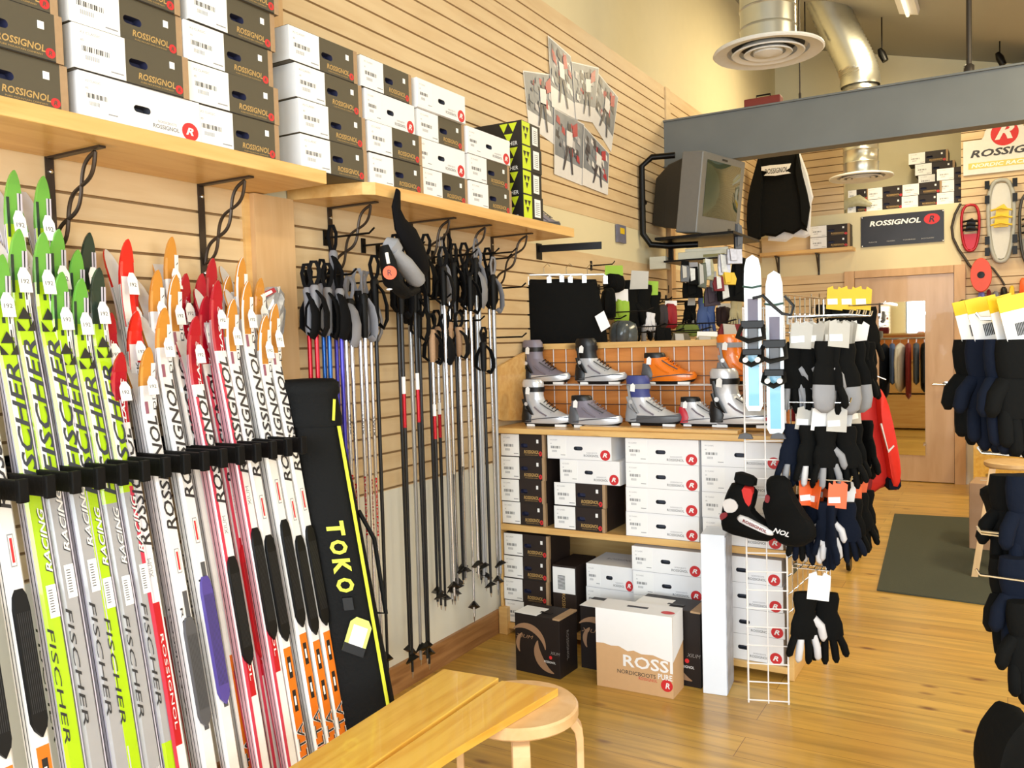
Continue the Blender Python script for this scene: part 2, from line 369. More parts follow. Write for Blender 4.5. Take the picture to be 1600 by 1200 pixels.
ceiling_lamp(3.6, 8.4, 22, 'fluorescent strip lamp on the ceiling nearest the back wall')

# ================================================================== DUCTS
GALV = mat('galvanised_steel', (206, 206, 196), 0.28, 0.9, var=0.1, scale=6)
DIFF = mat('white_enamel', (226, 226, 222), 0.4)
def spiral_duct(mb, cx, cy, z0, z1, r, step=0.11):
    prof = []; z = z0
    while z + step < z1: prof += [(r, z), (r, z + step - 0.014), (r + 0.005, z + step - 0.007)]; z += step
    prof += [(r, z), (r, z1)]
    mb.lathe(prof, GALV, 36, T(cx, cy, 0))
def diffuser(t, z, r):
    mb = MB()
    mb.lathe([(r * .45, z + .045), (r * .98, z + .012), (r, z), (r * .97, z - .008), (r * .74, z + .006), (r * .72, z + .03)], DIFF, 44)
    mb.build('diffuser_ring', t, smooth=True)
    for k, (a, b) in enumerate(((.66, .50), (.44, .30))):
        mb = MB(); mb.lathe([(r * b, z + .03), (r * a, z - .006), (r * a * .97, z - .012), (r * (b + .02), z + .0)], DIFF, 40); mb.build('diffuser_cone', t, smooth=True)
    mb = MB(); mb.lathe([(r * .27, z + .02), (r * .26, z - .01), (r * .02, z - .028), (0.0, z - .028)], DIFF, 36); mb.build('diffuser_cap', t, smooth=True)
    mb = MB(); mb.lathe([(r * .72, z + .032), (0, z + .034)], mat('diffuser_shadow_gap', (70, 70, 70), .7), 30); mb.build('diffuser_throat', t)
t = thing('air_duct', 'round spiral metal duct with white round diffuser hanging nearest the camera', 'air duct', (1.086, 5.177, 0))
zt = 3.16; mb = MB(); spiral_duct(mb, 0, 0, zt + .03, ceil_z(1.25) - .01, .158); mb.build('duct_pipe', t, smooth=28); diffuser(t, zt, .315)
D2 = Vector((1.11, 8.66, 0)); z2 = 2.96
t = thing('air_duct', 'flexible ribbed metal duct bending down to a white diffuser behind the beam', 'air duct', D2)
mb = MB(); spiral_duct(mb, 0, 0, z2 + .03, 3.86, .155); mb.build('duct_pipe', t, smooth=60); diffuser(t, z2, .285)
mb = MB(); path = []; 
P0 = Vector((0.0, 0, 3.84)); P1 = Vector((0, 0, 4.02)); P2 = Vector((-.14, -.03, 4.2)); P3 = Vector((-.36, -.1, 4.83))
for i in range(56):
    s = i / 55; p = (1 - s) ** 3 * P0 + 3 * s * (1 - s) ** 2 * P1 + 3 * s * s * (1 - s) * P2 + s ** 3 * P3; path.append(p)
mb.tube(path, [.165 + (.009 if i % 2 else 0) for i in range(56)], GALV, 28); mb.build('flexible_hose', t, smooth=80)
mb = MB(); mb.lathe([(.172, 3.80), (.178, 3.83), (.172, 3.9)], GALV, 30); mb.build('clamp_band', t, smooth=True)
# hangers and small ceiling fittings
ROD = mat('dark_threaded_rod', (70, 64, 58), .5, .6)
for (px, py, y, r, lab) in ((1514, 112, 6.45, .017, 'thick steel hanger pipe rising from the beam to the ceiling'), (1250, 155, 6.45, .005, 'thin hanger wire from ceiling clip down to the beam by the near duct')):
    p = ony(px, py, y); t = thing('hanger_rod', lab, 'hanger rod', (p.x, y, 3.182))
    mb = MB(); zc = ceil_z(p.x) - 3.182 - .005; mb.tube([(0, 0, 0), (0, 0, zc)], r, ROD, 10); mb.build('rod', t, smooth=True)
    mb = MB(); mb.lathe([(r * 1.9, 0), (r * 1.9, .05), (r * 1.2, .06)], ROD, 12); mb.build('coupling', t, smooth=True); mb = MB(); mb.lathe([(r * 1.6, zc - .05), (r * 2.5, zc)], ROD, 12); mb.build('coupling', t, smooth=True)
for px, py, lab in ((1562, 90, 'small black spotlight clipped on the ceiling above the right sign'), (1258, 64, 'small black spotlight hanging between the two ducts'), (1378, 84, 'small black and white fitting beside the flexible duct')):
    p = atd(px, py, 8.0); t = thing('ceiling_clip_lamp', lab, 'spotlight', (p.x, p.y, ceil_z(p.x) - .002)); L = p.z - ceil_z(p.x)
    mb = MB(); mb.tube([(0, 0, 0), (0, 0, L)], .006, BLACKM, 6); mb.build('stem', t)
    mb = MB(); mb.tube([(-.02, 0, L + .05), (.0, 0, L), (.03, 0, L - .07)], [.02, .036, .03], BLACKM, 10); mb.build('lamp_head', t, smooth=True)
t = thing('red_toolbox', 'small dark red case lying on top of the steel beam', 'case', (0.62, 6.45, 3.182))
mb = MB(); mb.box(0, .26, -.05, .05, 0, .06, mat('dark_red', (120, 40, 30), .5)); mb.build('case_body', t, bevel=.006)
mb = MB(); mb.tube([(.08, 0, .06), (.08, 0, .085), (.18, 0, .085), (.18, 0, .06)], .006, BLACK, 6); mb.build('handle', t)

# ================================================================== WALL SHELVES
def bracket(y, z, parent, D=.24, Hh=.26):
    mb = MB()
    mb.box(0.001, .006, y - .012, y + .012, z - Hh - .05, z, IRON); mb.box(0.001, D, y - .01, y + .01, z - .006, z, IRON)
    for ph in (0, PI):                                     # two rods twisted in and out of each other
        pts = []
        for i in range(25):
            s = i / 24; cx = .012 + s * (D * .82); cz = z - Hh + s * (Hh - .012); o = math.sin(s * 3 * PI + ph) * .02
            pts.append((cx + o * .7, y, cz - o * .7))
        mb.tube(pts, .0055, IRON, 6)
    o = mb.build('bracket', parent, smooth=True)
    for zz in (z - .04, z - Hh - .03): q = MB(); q.lathe([(0, .008), (.006, .006), (.007, 0)], CHROME, 8, T(.006, y, zz) @ RY(PI / 2)); q.build('screw', o, smooth=True)
    return o
SZ = 2.05
s1 = thing('wall_shelf', 'long pine wall shelf above the skis carrying stacks of boot boxes', 'shelf', (0, 0, 0))
mb = MB(); mb.box(0.001, .322, -.6, 2.205, SZ, SZ + .045, PINEY); mb.build('shelf_board', s1, bevel=.003)
for px, py in ((75, 240), (312, 290)): bracket(onx(px, py).y, SZ, s1)
s2 = thing('wall_shelf', 'pine wall shelf above the ski poles carrying boot boxes', 'shelf', (0, 0, 0))
mb = MB(); mb.prism([(0.001, 2.345), (.29, 2.425), (.322, 2.46), (.322, 4.10), (0.001, 4.10)], .045, PINEY, Matrix(((1, 0, 0, 0), (0, 0, 1, 0), (0, 1, 0, SZ), (0, 0, 0, 1)))); mb.build('shelf_board', s2)
for px, py in ((514, 328), (641, 345), (700, 360), (768, 372)): bracket(onx(px, py).y, SZ, s2)

# ================================================================== BOXES
DK = mat('lit_olive_carton', (80, 73, 57), .55, var=.05); DK2 = mat('shaded_brown_carton', (44, 35, 32), .5, var=.05, spec=.3); KRAFT = mat('kraft_carton', (168, 138, 104), .7, scale=60, var=.12)  # same dark carton coloured twice: lit on the wall shelves, shaded elsewhere
GOLD = mat('gold_ink', (190, 154, 92), .5); TISS = mat('navy_tissue', (40, 42, 70), .6, scale=80, var=.4); BGAP = mat('carton_gap_shade', (30, 26, 24), .8)
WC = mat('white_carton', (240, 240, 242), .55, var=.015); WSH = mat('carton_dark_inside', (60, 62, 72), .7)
def holed_face(mb, x0, x1, z0, z1, cx, cz, hw, hh, y, m, inner, depth=.03, M=None):
    N = 20; st = []
    for k in range(N):
        a = 2 * PI * k / N; c, s = math.cos(a), math.sin(a)
        st.append((cx + (hw - hh) * (1 if c > 1e-6 else -1 if c < -1e-6 else 0) + hh * c, cz + hh * s))
    def edge(p):
        dx, dz = p[0] - cx, p[1] - cz; k = min([((x1 - cx) / dx if dx > 0 else (x0 - cx) / dx) if abs(dx) > 1e-9 else 1e9, ((z1 - cz) / dz if dz > 0 else (z0 - cz) / dz) if abs(dz) > 1e-9 else 1e9]); return (cx + dx * k, cz + dz * k)
    out = [edge(p) for p in st]
    for q in ((x0, z0), (x1, z0), (x1, z1), (x0, z1)):     # snap the closest to each corner
        i = min(range(N), key=lambda i: (out[i][0] - q[0]) ** 2 + (out[i][1] - q[1]) ** 2); out[i] = q
    vs = [(p[0], y, p[1]) for p in st] + [(p[0], y, p[1]) for p in out] + [(p[0], y + depth, p[1]) for p in st]
    mb.add(vs, [(i, N + i, N + (i + 1) % N, (i + 1) % N) for i in range(N)], m, M)
    mb.add(vs, [(i, (i + 1) % N, 2 * N + (i + 1) % N, 2 * N + i) for i in range(N)] + [tuple(range(2 * N, 3 * N))], inner, M)
def carton_open(mb, W, D, H, m, M=None, sides=None):       # carton without the front face
    s = sides or m
    mb.add([(0, 0, 0), (W, 0, 0), (W, D, 0), (0, D, 0), (0, 0, H), (W, 0, H), (W, D, H), (0, D, H)], [(0, 3, 2, 1), (2, 3, 7, 6)], m, M)
    mb.add([(0, 0, 0), (W, 0, 0), (W, D, 0), (0, D, 0), (0, 0, H), (W, 0, H), (W, D, H), (0, D, H)], [(4, 5, 6, 7), (3, 0, 4, 7), (1, 2, 6, 5)], s, M)
def size_label(x0, x1, z0, z1, D, parent, wrap=True, vert=False):
    mb = MB(); mb.box(x0 - .0006, x1, -.0012, -.0002, z0, z1, PAPER)
    if wrap: mb.box(x0 - .0012, x0 - .0002, -.0012, D * .9, z0, z1, PAPER)
    w = x1 - x0; h = z1 - z0; x = x0 + w * .12
    mb.text('X2 CLASSIC', (x + w * .2, -.0016, z1 - h * .16), h * .06, GREYINK, width=w * .4)
    mb.text('40', (x + w * .04, -.0016, z1 - h * .34), h * .06, GREYINK)
    random.seed(11); 
    for k in range(16):
        bw = w * random.choice((.008, .014, .022)); bx = x + w * .03 + k * w * .034; mb.box(bx, bx + bw, -.0017, -.0012, z1 - h * .58, z1 - h * .46, DARKINK if k % 3 else GREYINK)
    for k in range(8):
        bx = x + w * .1 + k * w * .034; mb.box(bx, bx + w * .014, -.0017, -.0012, z1 - h * .76, z1 - h * .66, GREYINK)
    mb.box(x0 + w * .7, x0 + w * .95, -.0017, -.0012, z0 + h * .1, z0 + h * .13, GREYINK)
    return mb.build('size_label', parent)
def boot_box(kind):
    W, D, H = .33, .24, .1145
    t = thing('boot_box', 'x', 'box')
    mb = MB()
    if kind == 'white':
        carton_open(mb, W, D, H, WC); holed_face(mb, 0, W, .0015, H, W * .49, H * .48, .023, .0095, 0, WC, WSH); mb.box(0, W, 0, .001, 0, .0015, GREYINK)  # thin grey strip paints the shaded seam under the white box
        mb.text('NORDICBOOTS', (W * .70, -.0006, H * .31), H * .06, GREYINK, width=W * .16); mb.text('ROSSIGNOL', (W * .69, -.0006, H * .19), H * .1, mat('mid_ink', (110, 110, 112), .6), width=W * .23, bold=.01)
        pts = [(W, -.0006, 0.001)]; 
        mb.disc((W * .905, -.0005, H * .235), H * .22, REDR); mb.text('R', (W * .9, -.0009, H * .24), H * .18, PAPER, bold=.03, shear=.3, width=H * .2)
        mb.text('ROSSIGNOL', (0, 0, 0), .03, GREYINK, T(W * .55, D * .5, H + .0006) @ RX(-PI / 2), width=.2)
        mb.build('carton', t)
        l = MB(); size_label(.004, W * .30, H * .08, H * .95, D, t, wrap=False)
    else:
        m = DK if kind == 'olive' else DK2
        carton_open(mb, W, D, H, m, None, m); holed_face(mb, 0, W, .003, H, W * .535, H * .5, .027, .0105, 0, m, TISS); mb.box(0, W, 0, .001, 0, .003, BGAP)  # bottom strip painted dark for the shade between stacked boxes
        mb.box(W * .945, W + .0004, -.0008, .02, 0, H, KRAFT)
        mb.text('ROSSIGNOL', (W * .70, -.0007, H * .235), H * .15, GOLD, width=W * .34, shear=.15, bold=.02)
        mb.text('PURE MOUNTAIN COMPANY', (W * .70, -.0007, H * .1), H * .035, GOLD, width=W * .3)
        mb.disc((W * .905, -.0007, H * .17), H * .105, REDR); mb.text('R', (W * .905, -.001, H * .17), H * .1, m, bold=.02, shear=.2)
        mb.build('carton', t)
        size_label(0, W * .42, H * .03, H * .985, D, t)
        mb = MB(); mb.box(W * .82, W * .865, -.002, -.0005, H * .62, H * .78, PAPER); mb.build('price_sticker', t)
    return t
BX = {k: boot_box(k) for k in ('olive', 'brown', 'white')}
KN = {'olive': 'dark olive', 'brown': 'dark brown', 'white': 'white'}  # olive and brown are the lit and shaded tones of one carton
def pos_word(i, n): return 'only one' if n == 1 else 'bottom one' if i == 0 else 'top one' if i == n - 1 else ORD[i] + ' from bottom'
def stack_x(y0, ws, kinds, xf, z0, where, group, jit=()):     # stack whose labels face the room (+x)
    for i, k in enumerate(kinds):
        Wd = ws[i] if isinstance(ws, (list, tuple)) else ws; dy = jit[i] if i < len(jit) else random.uniform(-.008, .008)
        place(None, BX[k], label='%s boot box, %s in %s' % (KN[k], pos_word(i, len(kinds)), where), group=group, loc=(xf + random.uniform(-.006, .006), y0 + dy, z0 + i * .1145), rot=(0, 0, PI / 2 + random.uniform(-.015, .015)), scale=(Wd / .33, 1, 1))
def stack_y(x0, ws, kinds, yf, z0, where, group, jit=()):     # stack facing the camera side (-y)
    for i, k in enumerate(kinds):
        Wd = ws[i] if isinstance(ws, (list, tuple)) else ws; dx = jit[i] if i < len(jit) else random.uniform(-.005, .005)
        place(None, BX[k], label='%s boot box, %s in %s' % (KN[k], pos_word(i, len(kinds)), where), group=group, loc=(x0 + dx, yf + random.uniform(-.004, .004), z0 + i * .1165), rot=(0, 0, random.uniform(-.01, .01)), scale=(Wd / .33, 1, 1.0175))
G1 = 'boot boxes on the long wall shelf'; G2 = 'boot boxes on the shelf above the poles'
zs = SZ + .045
stack_x(.965, .345, ['olive'] * 4, .30, zs, 'the leftmost stack above the skis', G1, (0, -.012, -.02, -.03))
stack_x(1.335, [.37, .34, .34, .34, .34], ['white', 'olive', 'olive', 'olive', 'olive'], .30, zs, 'the middle stack above the skis', G1, (0, -.01, -.012, -.02, 0))
stack_x(1.694, [.32, .34, .335, .33, .33, .33], ['olive'] * 6, .30, zs, 'the right stack above the skis', G1, (0, -.02, -.025, -.01, 0, 0))
stack_x(2.12, .33, ['olive'] * 4, .29, zs, 'the stack bridging both wall shelves', G2, (0, -.003, -.008, -.03))
stack_x(2.468, [.325, .32, .3, .3], ['olive', 'olive', 'white', 'olive'], .29, zs, 'the second stack above the poles', G2, (0, -.004, -.008, -.025))
stack_x(2.80, [.33, .345, .33, .34], ['olive', 'white', 'olive', 'white'], .29, zs, 'the third stack above the poles', G2, (0, -.035, -.015, -.03))
stack_x(3.138, [.35, .35, .36], ['olive', 'olive', 'white'], .29, zs, 'the three-high stack beside yellow boxes', G2, (.0, .0, -.01))
# yellow and black boxes
YEL = mat('acid_yellow', (206, 226, 40), .5); FBK = mat('black_carton', (30, 28, 26), .5)
def tri_logo(mb, cx, cz, s, y, m, face='y'):
    for a in ((-.5, .5), (0, .5), (-.25, 0)):
        p = [(cx + a[0] * s, cz + a[1] * s - .0), (cx + (a[0] + .46) * s, cz + a[1] * s), (cx + (a[0] + .23) * s, cz + (a[1] - .44) * s)]
        mb.poly([(u, y, v) if face == 'y' else (y, u, v) for u, v in p], m)
t = thing('boot_box', 'x', 'box'); mb = MB(); W, D, H = .19, .28, .1165
mb.box(0, W, 0, D, 0, H, FBK); mb.box(.0, W * .42, -.0008, -.0001, 0.006, H * .98, YEL); tri_logo(mb, W * .2, H * .5, W * .34, -.0012, FBK); mb.box(W * .5, W * .95, -.0006, -.0001, H * .1, H * .9, FBK)
mb.box(-.0008, -.0001, D * .5, D * .95, .004, .008, YEL); tri_logo(mb, -D * .38, H * .62, H * .7, 0, YEL) if False else None
for (a, b, c) in (((.02), H * .95, .1),):
    for q in ((-.5, .5), (0, .5), (-.25, 0)):
        s_ = .1; cu, cv = .075, H * .5
        pp = [(cu + q[0] * s_, cv + q[1] * s_), (cu + (q[0] + .46) * s_, cv + q[1] * s_), (cu + (q[0] + .23) * s_, cv + (q[1] - .44) * s_)]
        mb.poly([(-.001, u, v) for u, v in pp][::-1], YEL)
mb.text('FISCHER', (0, 0, 0), H * .16, PAPER, T(-.001, .07, H * .1) @ RZ(-PI / 2), width=.09)
mb.build('carton', t)
mb = MB(); mb.box(W * .55, W * .85, -.0018, -.0007, H * .15, H * .9, PAPER); 
for k in range(7): mb.box(W * .6, W * .8, -.0022, -.0018, H * (.25 + .08 * k), H * (.27 + .08 * k), DARKINK)
mb.build('size_label', t)
for i in range(4): place(None, t, label='black and acid yellow boot box, %s in the four-high stack' % pos_word(i, 4), group='yellow and black boxes', loc=(.30, 3.6, zs + i * .1165), rot=(0, 0, PI / 2 + (-.02, .01, -.01, .02)[i]))
GB = mat('grey_carton', (150, 148, 138), .7, var=.15, scale=12)
t = thing('carton_box', 'x', 'box'); mb = MB(); mb.box(0, .28, 0, .2, 0, .1165, GB); mb.build('carton', t, bevel=.003)
mb = MB(); mb.add([(0, -.001, .004), (.006, -.001, .004), (.28, -.001, .112), (.274, -.001, .112)], [(0, 1, 2, 3)], DARKINK); mb.add([(0, 0, .1165), (.28, 0, .1165), (.28, -.02, .105), (0, -.02, .105)], [(0, 1, 2, 3)], GB); mb.build('flap', t)
for i in range(4): place(None, t, label='plain grey carton behind the yellow boxes, %s of four' % pos_word(i, 4), group='plain grey cartons', loc=(.16, 3.8, zs + i * .1165), rot=(0, 0, PI / 2 + (-.02, .01, .0, -.01)[i]), scale=(.42, .72, 1))

# ================================================================== BOOT SHELVING UNIT (peninsula)
UY0, UY1, UX1 = 3.739, 4.16, 1.5
u = thing('shelving_unit', 'pine boot shelving unit full of shoe boxes jutting from the left wall', 'shelving unit', (0, 0, 0))
def part(name, parent, *boxes, m=None, bevel=.003):
    mb = MB()
    for b in boxes: mb.box(*b, m)
    return mb.build(name, parent, bevel=bevel)
part('side_panel', u, (-.0 + .02, .035 - .0, UY0 + .005, UY1 + .2, .0, 1.03), m=PINE)
part('side_panel', u, (UX1 - .028, UX1, UY0 + .005, UY1 + .22, 0, 1.03), m=PINE)
part('worktop', u, (.02, UX1 + .01, UY0 - .035, UY1 + .22, 1.045, 1.072), m=PINEX)
part('shelf_board', u, (.035, UX1 - .028, UY0, UY1 + .2, .54, .572), m=PINEX)
part('base_board', u, (.035, UX1 - .028, UY0, UY1 + .2, .028, .058), m=PINEX)
part('back_panel', u, (.035, UX1 - .028, UY1 + .19, UY1 + .2, .058, 1.04), m=PINEX)
part('foot', u, (-.0 + .021, .07, UY0 - .02, UY0 + .06, 0, .14), m=PINE)
part('display_panel', u, (.02, UX1 - .1, UY1, UY1 + .018, 1.072, 1.46), m=wood('orange_pine', (214, 140, 72), (192, 116, 52), (1.2, 12, 12), .35, 2, knots=2, coat=.2))
part('top_rail', u, (.02, UX1 - .1, UY1 - .02, UY1 + .03, 1.46, 1.492), m=PINEX)
part('bottom_ledge', u, (.5, 1.27, UY0 + .0, UY0 + .07, 1.072, 1.088), m=PINEX)
mb = MB(); mb.prism([(UY0 + .02, 1.11), (UY0 + .06, 1.10), (UY1, 1.072), (UY1, 1.47), (UY1 - .03, 1.47), (UY0 + .02, 1.38)], .016, PINEX, T(.02, 0, 0) @ Matrix(((0, 1, 0, 0), (1, 0, 0, 0), (0, 0, 1, 0), (0, 0, 0, 1)))); mb.build('side_wing', u)
g = thing('wire_grid_panel', 'chrome wire grid on the orange display panel behind the boots', 'wire grid', (0, UY1 - .012, 1.09))
mb = MB()
x = .08
while x < UX1 - .12: mb.tube([(x, 0, 0), (x, 0, .37)], .0028, WHITEW, 6); x += .0762
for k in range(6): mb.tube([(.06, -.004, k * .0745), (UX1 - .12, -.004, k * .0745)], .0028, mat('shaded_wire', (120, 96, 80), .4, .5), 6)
mb.build('grid_wires', g)
GU = 'boot boxes in the shelving unit'
zt = .5725; zb = .0585
stack_y(.04, .25, ['brown'] * 4, UY0 + .015, zt, 'the upper stack against the wall', GU)
stack_y(.345, [.275, .275, .32, .345], ['brown', 'brown', 'white', 'white'], UY0 + .015, zt, 'the mixed upper stack in the unit', GU, (.0, .0, .035, -.03))
stack_y(.735, .355, ['white'] * 4, UY0 + .005, zt, 'the upper middle unit stack', GU)
stack_y(1.1, .355, ['white'] * 4, UY0 + .01, zt, 'the upper stack behind the grid tower', GU)
stack_y(.045, .26, ['brown'] * 4, UY0 + .015, zb, 'the lower stack against the wall', GU)
stack_y(.5, .25, ['white'] * 3, UY0 + .04, zb, 'the lower stack behind the black cartons', GU)
stack_y(.76, .34, ['white'] * 4, UY0 + .01, zb, 'the lower middle unit stack', GU)
stack_y(1.11, .345, ['white'] * 4, UY0 + .012, zb, 'the lower stack behind the grid tower', GU)
t = thing('boot_box', 'dark box on its end with a tilted white size label, on the lower shelf', 'box', (.325, UY0 + .012, zb))
mb = MB(); mb.box(0, .13, 0, .24, 0, .33, DK2); mb.text('ROSSIGNOL', (.06, -.001, .12), .018, GOLD, up='down', width=.14); mb.build('carton', t, bevel=.002)
mb = MB(); mb.box(0.002, .125, -.002, -.0004, .19, .32, PAPER)
for k in range(12): mb.box(.03, .07, -.003, -.002, .21 + k * .006, .213 + k * .006, DARKINK)
mb.build('size_label', t)

# cartons on the floor
def swirl_box(label, x, y, W, D, H, rz):
    t = thing('carton_box', label, 'box', (x, y, 0), (0, 0, rz), 'black cartons on the floor')
    K = mat('black_swirl_carton', (30, 24, 23), .5, spec=.3); BRZ = mat('bronze_ink', (150, 116, 88), .5)
    mb = MB(); mb.box(0, W, 0, D, 0, H, K)
    def arc(cx, cz, r0, r1, a0, a1, w0, w1):
        n = 14; A = []; B = []
        for i in range(n + 1):
            s = i / n; a = a0 + (a1 - a0) * s; r = r0 + (r1 - r0) * s; ww = math.sin(PI * s) * w1 + w0
            A.append((cx + (r + ww) * math.cos(a), -.001, cz + (r + ww) * math.sin(a))); B.append((cx + (r - ww) * math.cos(a), -.001, cz + (r - ww) * math.sin(a)))
        for i in range(n): mb.add([A[i], A[i + 1], B[i + 1], B[i]], [(0, 1, 2, 3)], BRZ)
    arc(W * .28, H * .40, H * .42, H * .36, 2.3, .15, .002, H * .05); arc(W * .92, H * .50, H * .36, H * .42, 2.9, 4.6, .002, H * .07); arc(W * .35, H * .45, H * .27, H * .24, 2.2, 3.6, .002, H * .03)
    mb.text('XIUM', (W * .22, -.0012, H * .62), H * .06, BRZ, width=W * .4, shear=.3); mb.text('ROSSIGNOL', (W * .78, -.0012, H * .26), H * .035, PAPER, width=W * .25)
    mb.disc((W * .8, -.0012, H * .34), H * .03, REDR); mb.text('XIUM', (W * .9, -.0012, H * .42), H * .05, mat('grey_logo', (130, 126, 124), .5), shear=.3)
    mb.text('ROSSIGNOL', (0, 0, 0), D * .12, mat('grey_logo', (130, 126, 124), .5), T(W + .001, D * .45, H * .5) @ RZ(PI / 2) @ RY(PI / 2), width=H * .5)
    mb.build('carton', t, bevel=.002)
    mb = MB(); mb.box(-.001, W * .5, -.001, D * .7, H + .0002, H + .0015, PAPER); mb.build('size_label', t)
    mb = MB(); mb.box(W * .86, W + .001, -.0005, D + .001, H - .006, H + .002, KRAFT); mb.build('kraft_edge', t)
    mb = MB(); mb.box(W * .45, W * .7, D * .3, D * .42, H + .0003, H + .002, BLACK); mb.build('handle_slot', t)
    return t
swirl_box('black carton with bronze swirl standing alone nearest the bench', .345, 3.33, .235, .16, .27, -.06)
swirl_box('black swirl carton half hidden behind the large brown and white box', .60, 3.49, .27, .15, .29, -.03)
swirl_box('black swirl carton sticking out right of the large brown and white box', .86, 3.50, .305, .17, .33, -.02)
t = thing('carton_box', 'large brown and white carton with nordic boots print on the floor', 'box', (.75, 3.335, 0), (0, 0, .02))
W, D, H = .345, .14, .345; mb = MB(); KR = mat('tan_carton', (206, 166, 122), .65, scale=40, var=.05)
mb.box(0, W, 0, D, 0, H, KR)
zig = [(0, .555), (.1, .56), (.2, .54), (.3, .55), (.42, .5), (.5, .52), (.6, .49), (.75, .5), (.86, .47), (1, .44)]
mb.poly([(W * a, -.0006, H * b) for a, b in zig] + [(W, -.0006, H), (0, -.0006, H)], WC); mb.box(-.0006, W + .0006, -.0006, D, H - .0005, H + .0006, WC)
mb.poly([(W + .0007, 0, H * .44), (W + .0007, D * .4, H * .5), (W + .0007, D, H * .6), (W + .0007, D, H), (W + .0007, 0, H)], WC)
mb.text('ROSSI', (W * .68, -.0014, H * .38), H * .15, WC, bold=.02, width=W * .64); mb.text('NORDICBOOTS', (W * .53, -.0014, H * .235), H * .05, DARKINK, width=W * .5); mb.text('PURE', (W * .9, -.0014, H * .25), H * .07, WC, width=W * .18, bold=.02)
mb.text('ROSSIGNOL', (W * .68, -.0014, H * .185), H * .035, REDR, width=W * .24); mb.disc((W * .92, -.0012, H * .15), H * .075, REDR); mb.text('R', (W * .93, -.0018, H * .15), H * .07, WC, bold=.02, shear=.2)
mb.build('carton', t, bevel=.0015)
mb = MB(); mb.box(W * .35, W * .62, D * .45, D * .58, H + .0002, H + .002, WSH); mb.build('handle_slot', t); mb = MB(); mb.disc((W * .9, D * .35, H + .0012), .02, REDR, ax='z', sx=1.5); mb.build('round_sticker', t)
t = thing('display_panel_box', 'tall narrow pale blue white panel standing in front of the shelving unit', 'panel', (1.185, 3.455, 0), (0, 0, .12))
mb = MB(); LB = mat('pale_blue_laminate', (226, 234, 246), .3, coat=.3, var=.02); mb.box(0, .1, 0, .17, 0, .68, LB); mb.build('panel_core', t, bevel=.003)
mb = MB(); mb.box(.1001, .103, .005, .165, .005, .67, mat('grey_photo_print', (170, 176, 190), .4, var=.5, scale=22)); mb.build('printed_side', t)

# ================================================================== POSTERS
def poster(name, label, quad, seed, group, xo=.002):
    P = [onx(a, b, xo) for a, b in quad]                    # TL TR BR BL
    o = P[3].copy(); mb = MB()
    def uv(u_, v_, e=0): p = (P[3] * (1 - u_) + P[2] * u_) * (1 - v_) + (P[0] * (1 - u_) + P[1] * u_) * v_ - o; return (p.x + e, p.y, p.z)
    rnd = random.Random(seed); SN = mat('poster_snow', (228, 226, 226), .4); GR = mat('poster_grey', (128, 132, 140), .4, var=.4, scale=14); RD = mat('poster_red', (176, 44, 52), .4); DKp = mat('poster_dark', (66, 58, 64), .4); LG = mat('poster_light', (186, 184, 188), .4, var=.2, scale=20)
    mb.poly([uv(0, 0), uv(1, 0), uv(1, 1), uv(0, 1)], SN)
    mb.poly([uv(.02, .30, .0006), uv(.98, .27, .0006), uv(.98, .98, .0006), uv(.02, .98, .0006)], GR)
    for k in range(34):
        a, b = rnd.uniform(.03, .8), rnd.uniform(.34, .88); s = rnd.uniform(.05, .16); mb.poly([uv(a, b, .0008 + k * .0001), uv(min(.98, a + s), b - s * .3, .0008 + k * .0001), uv(min(.98, a + s * .8), b + s * .6, .0008 + k * .0001), uv(a + s * .1, b + s * .8, .0008 + k * .0001)], rnd.choice((LG, DKp, GR, RD, SN, DKp, GR)))
    c = rnd.uniform(.45, .6)
    for pts, m in (([(-.09, .5), (.1, .5), (.13, .75), (-.1, .75)], SN), ([(-.05, .76), (.05, .76), (.05, .87), (-.05, .87)], DKp), ([(.1, .68), (.28, .74), (.26, .95), (.1, .86)], RD), ([(-.1, .52), (.0, .52), (-.08, .3), (-.16, .12), (-.2, .12), (-.14, .32)], DKp), ([(0, .52), (.1, .52), (.12, .3), (.16, .1), (.11, .1), (.06, .3)], DKp)):
        mb.poly([uv(c + a, b, .0045) for a, b in pts], m)
    o_ = mb.build(name, loc=o); tag(o_, label, 'poster', group); return o_
PQ = [([(817, 110), (867, 117), (866, 226), (826, 196)], 'ski race poster at the far left of the wall collage'), ([(856, 55), (892, 88), (903, 190), (862, 166)], 'ski race poster with grey sky, topmost of the wall collage'),
      ([(893, 96), (936, 106), (928, 192), (900, 186)], 'ski race poster in the upper middle of the wall collage'), ([(930, 108), (966, 152), (955, 238), (921, 184)], 'curling ski race poster at the right edge of the collage'),
      ([(866, 168), (913, 194), (910, 290), (866, 272)], 'ski race poster at the lower left of the collage'), ([(912, 196), (952, 240), (950, 305), (910, 289)], 'ski race poster with a white foreground at the lower right of the collage')]
for i, (q, lab) in enumerate(PQ): poster('poster', lab, q, 20 + i, 'ski race posters', .003 + .004 * (i % 3))
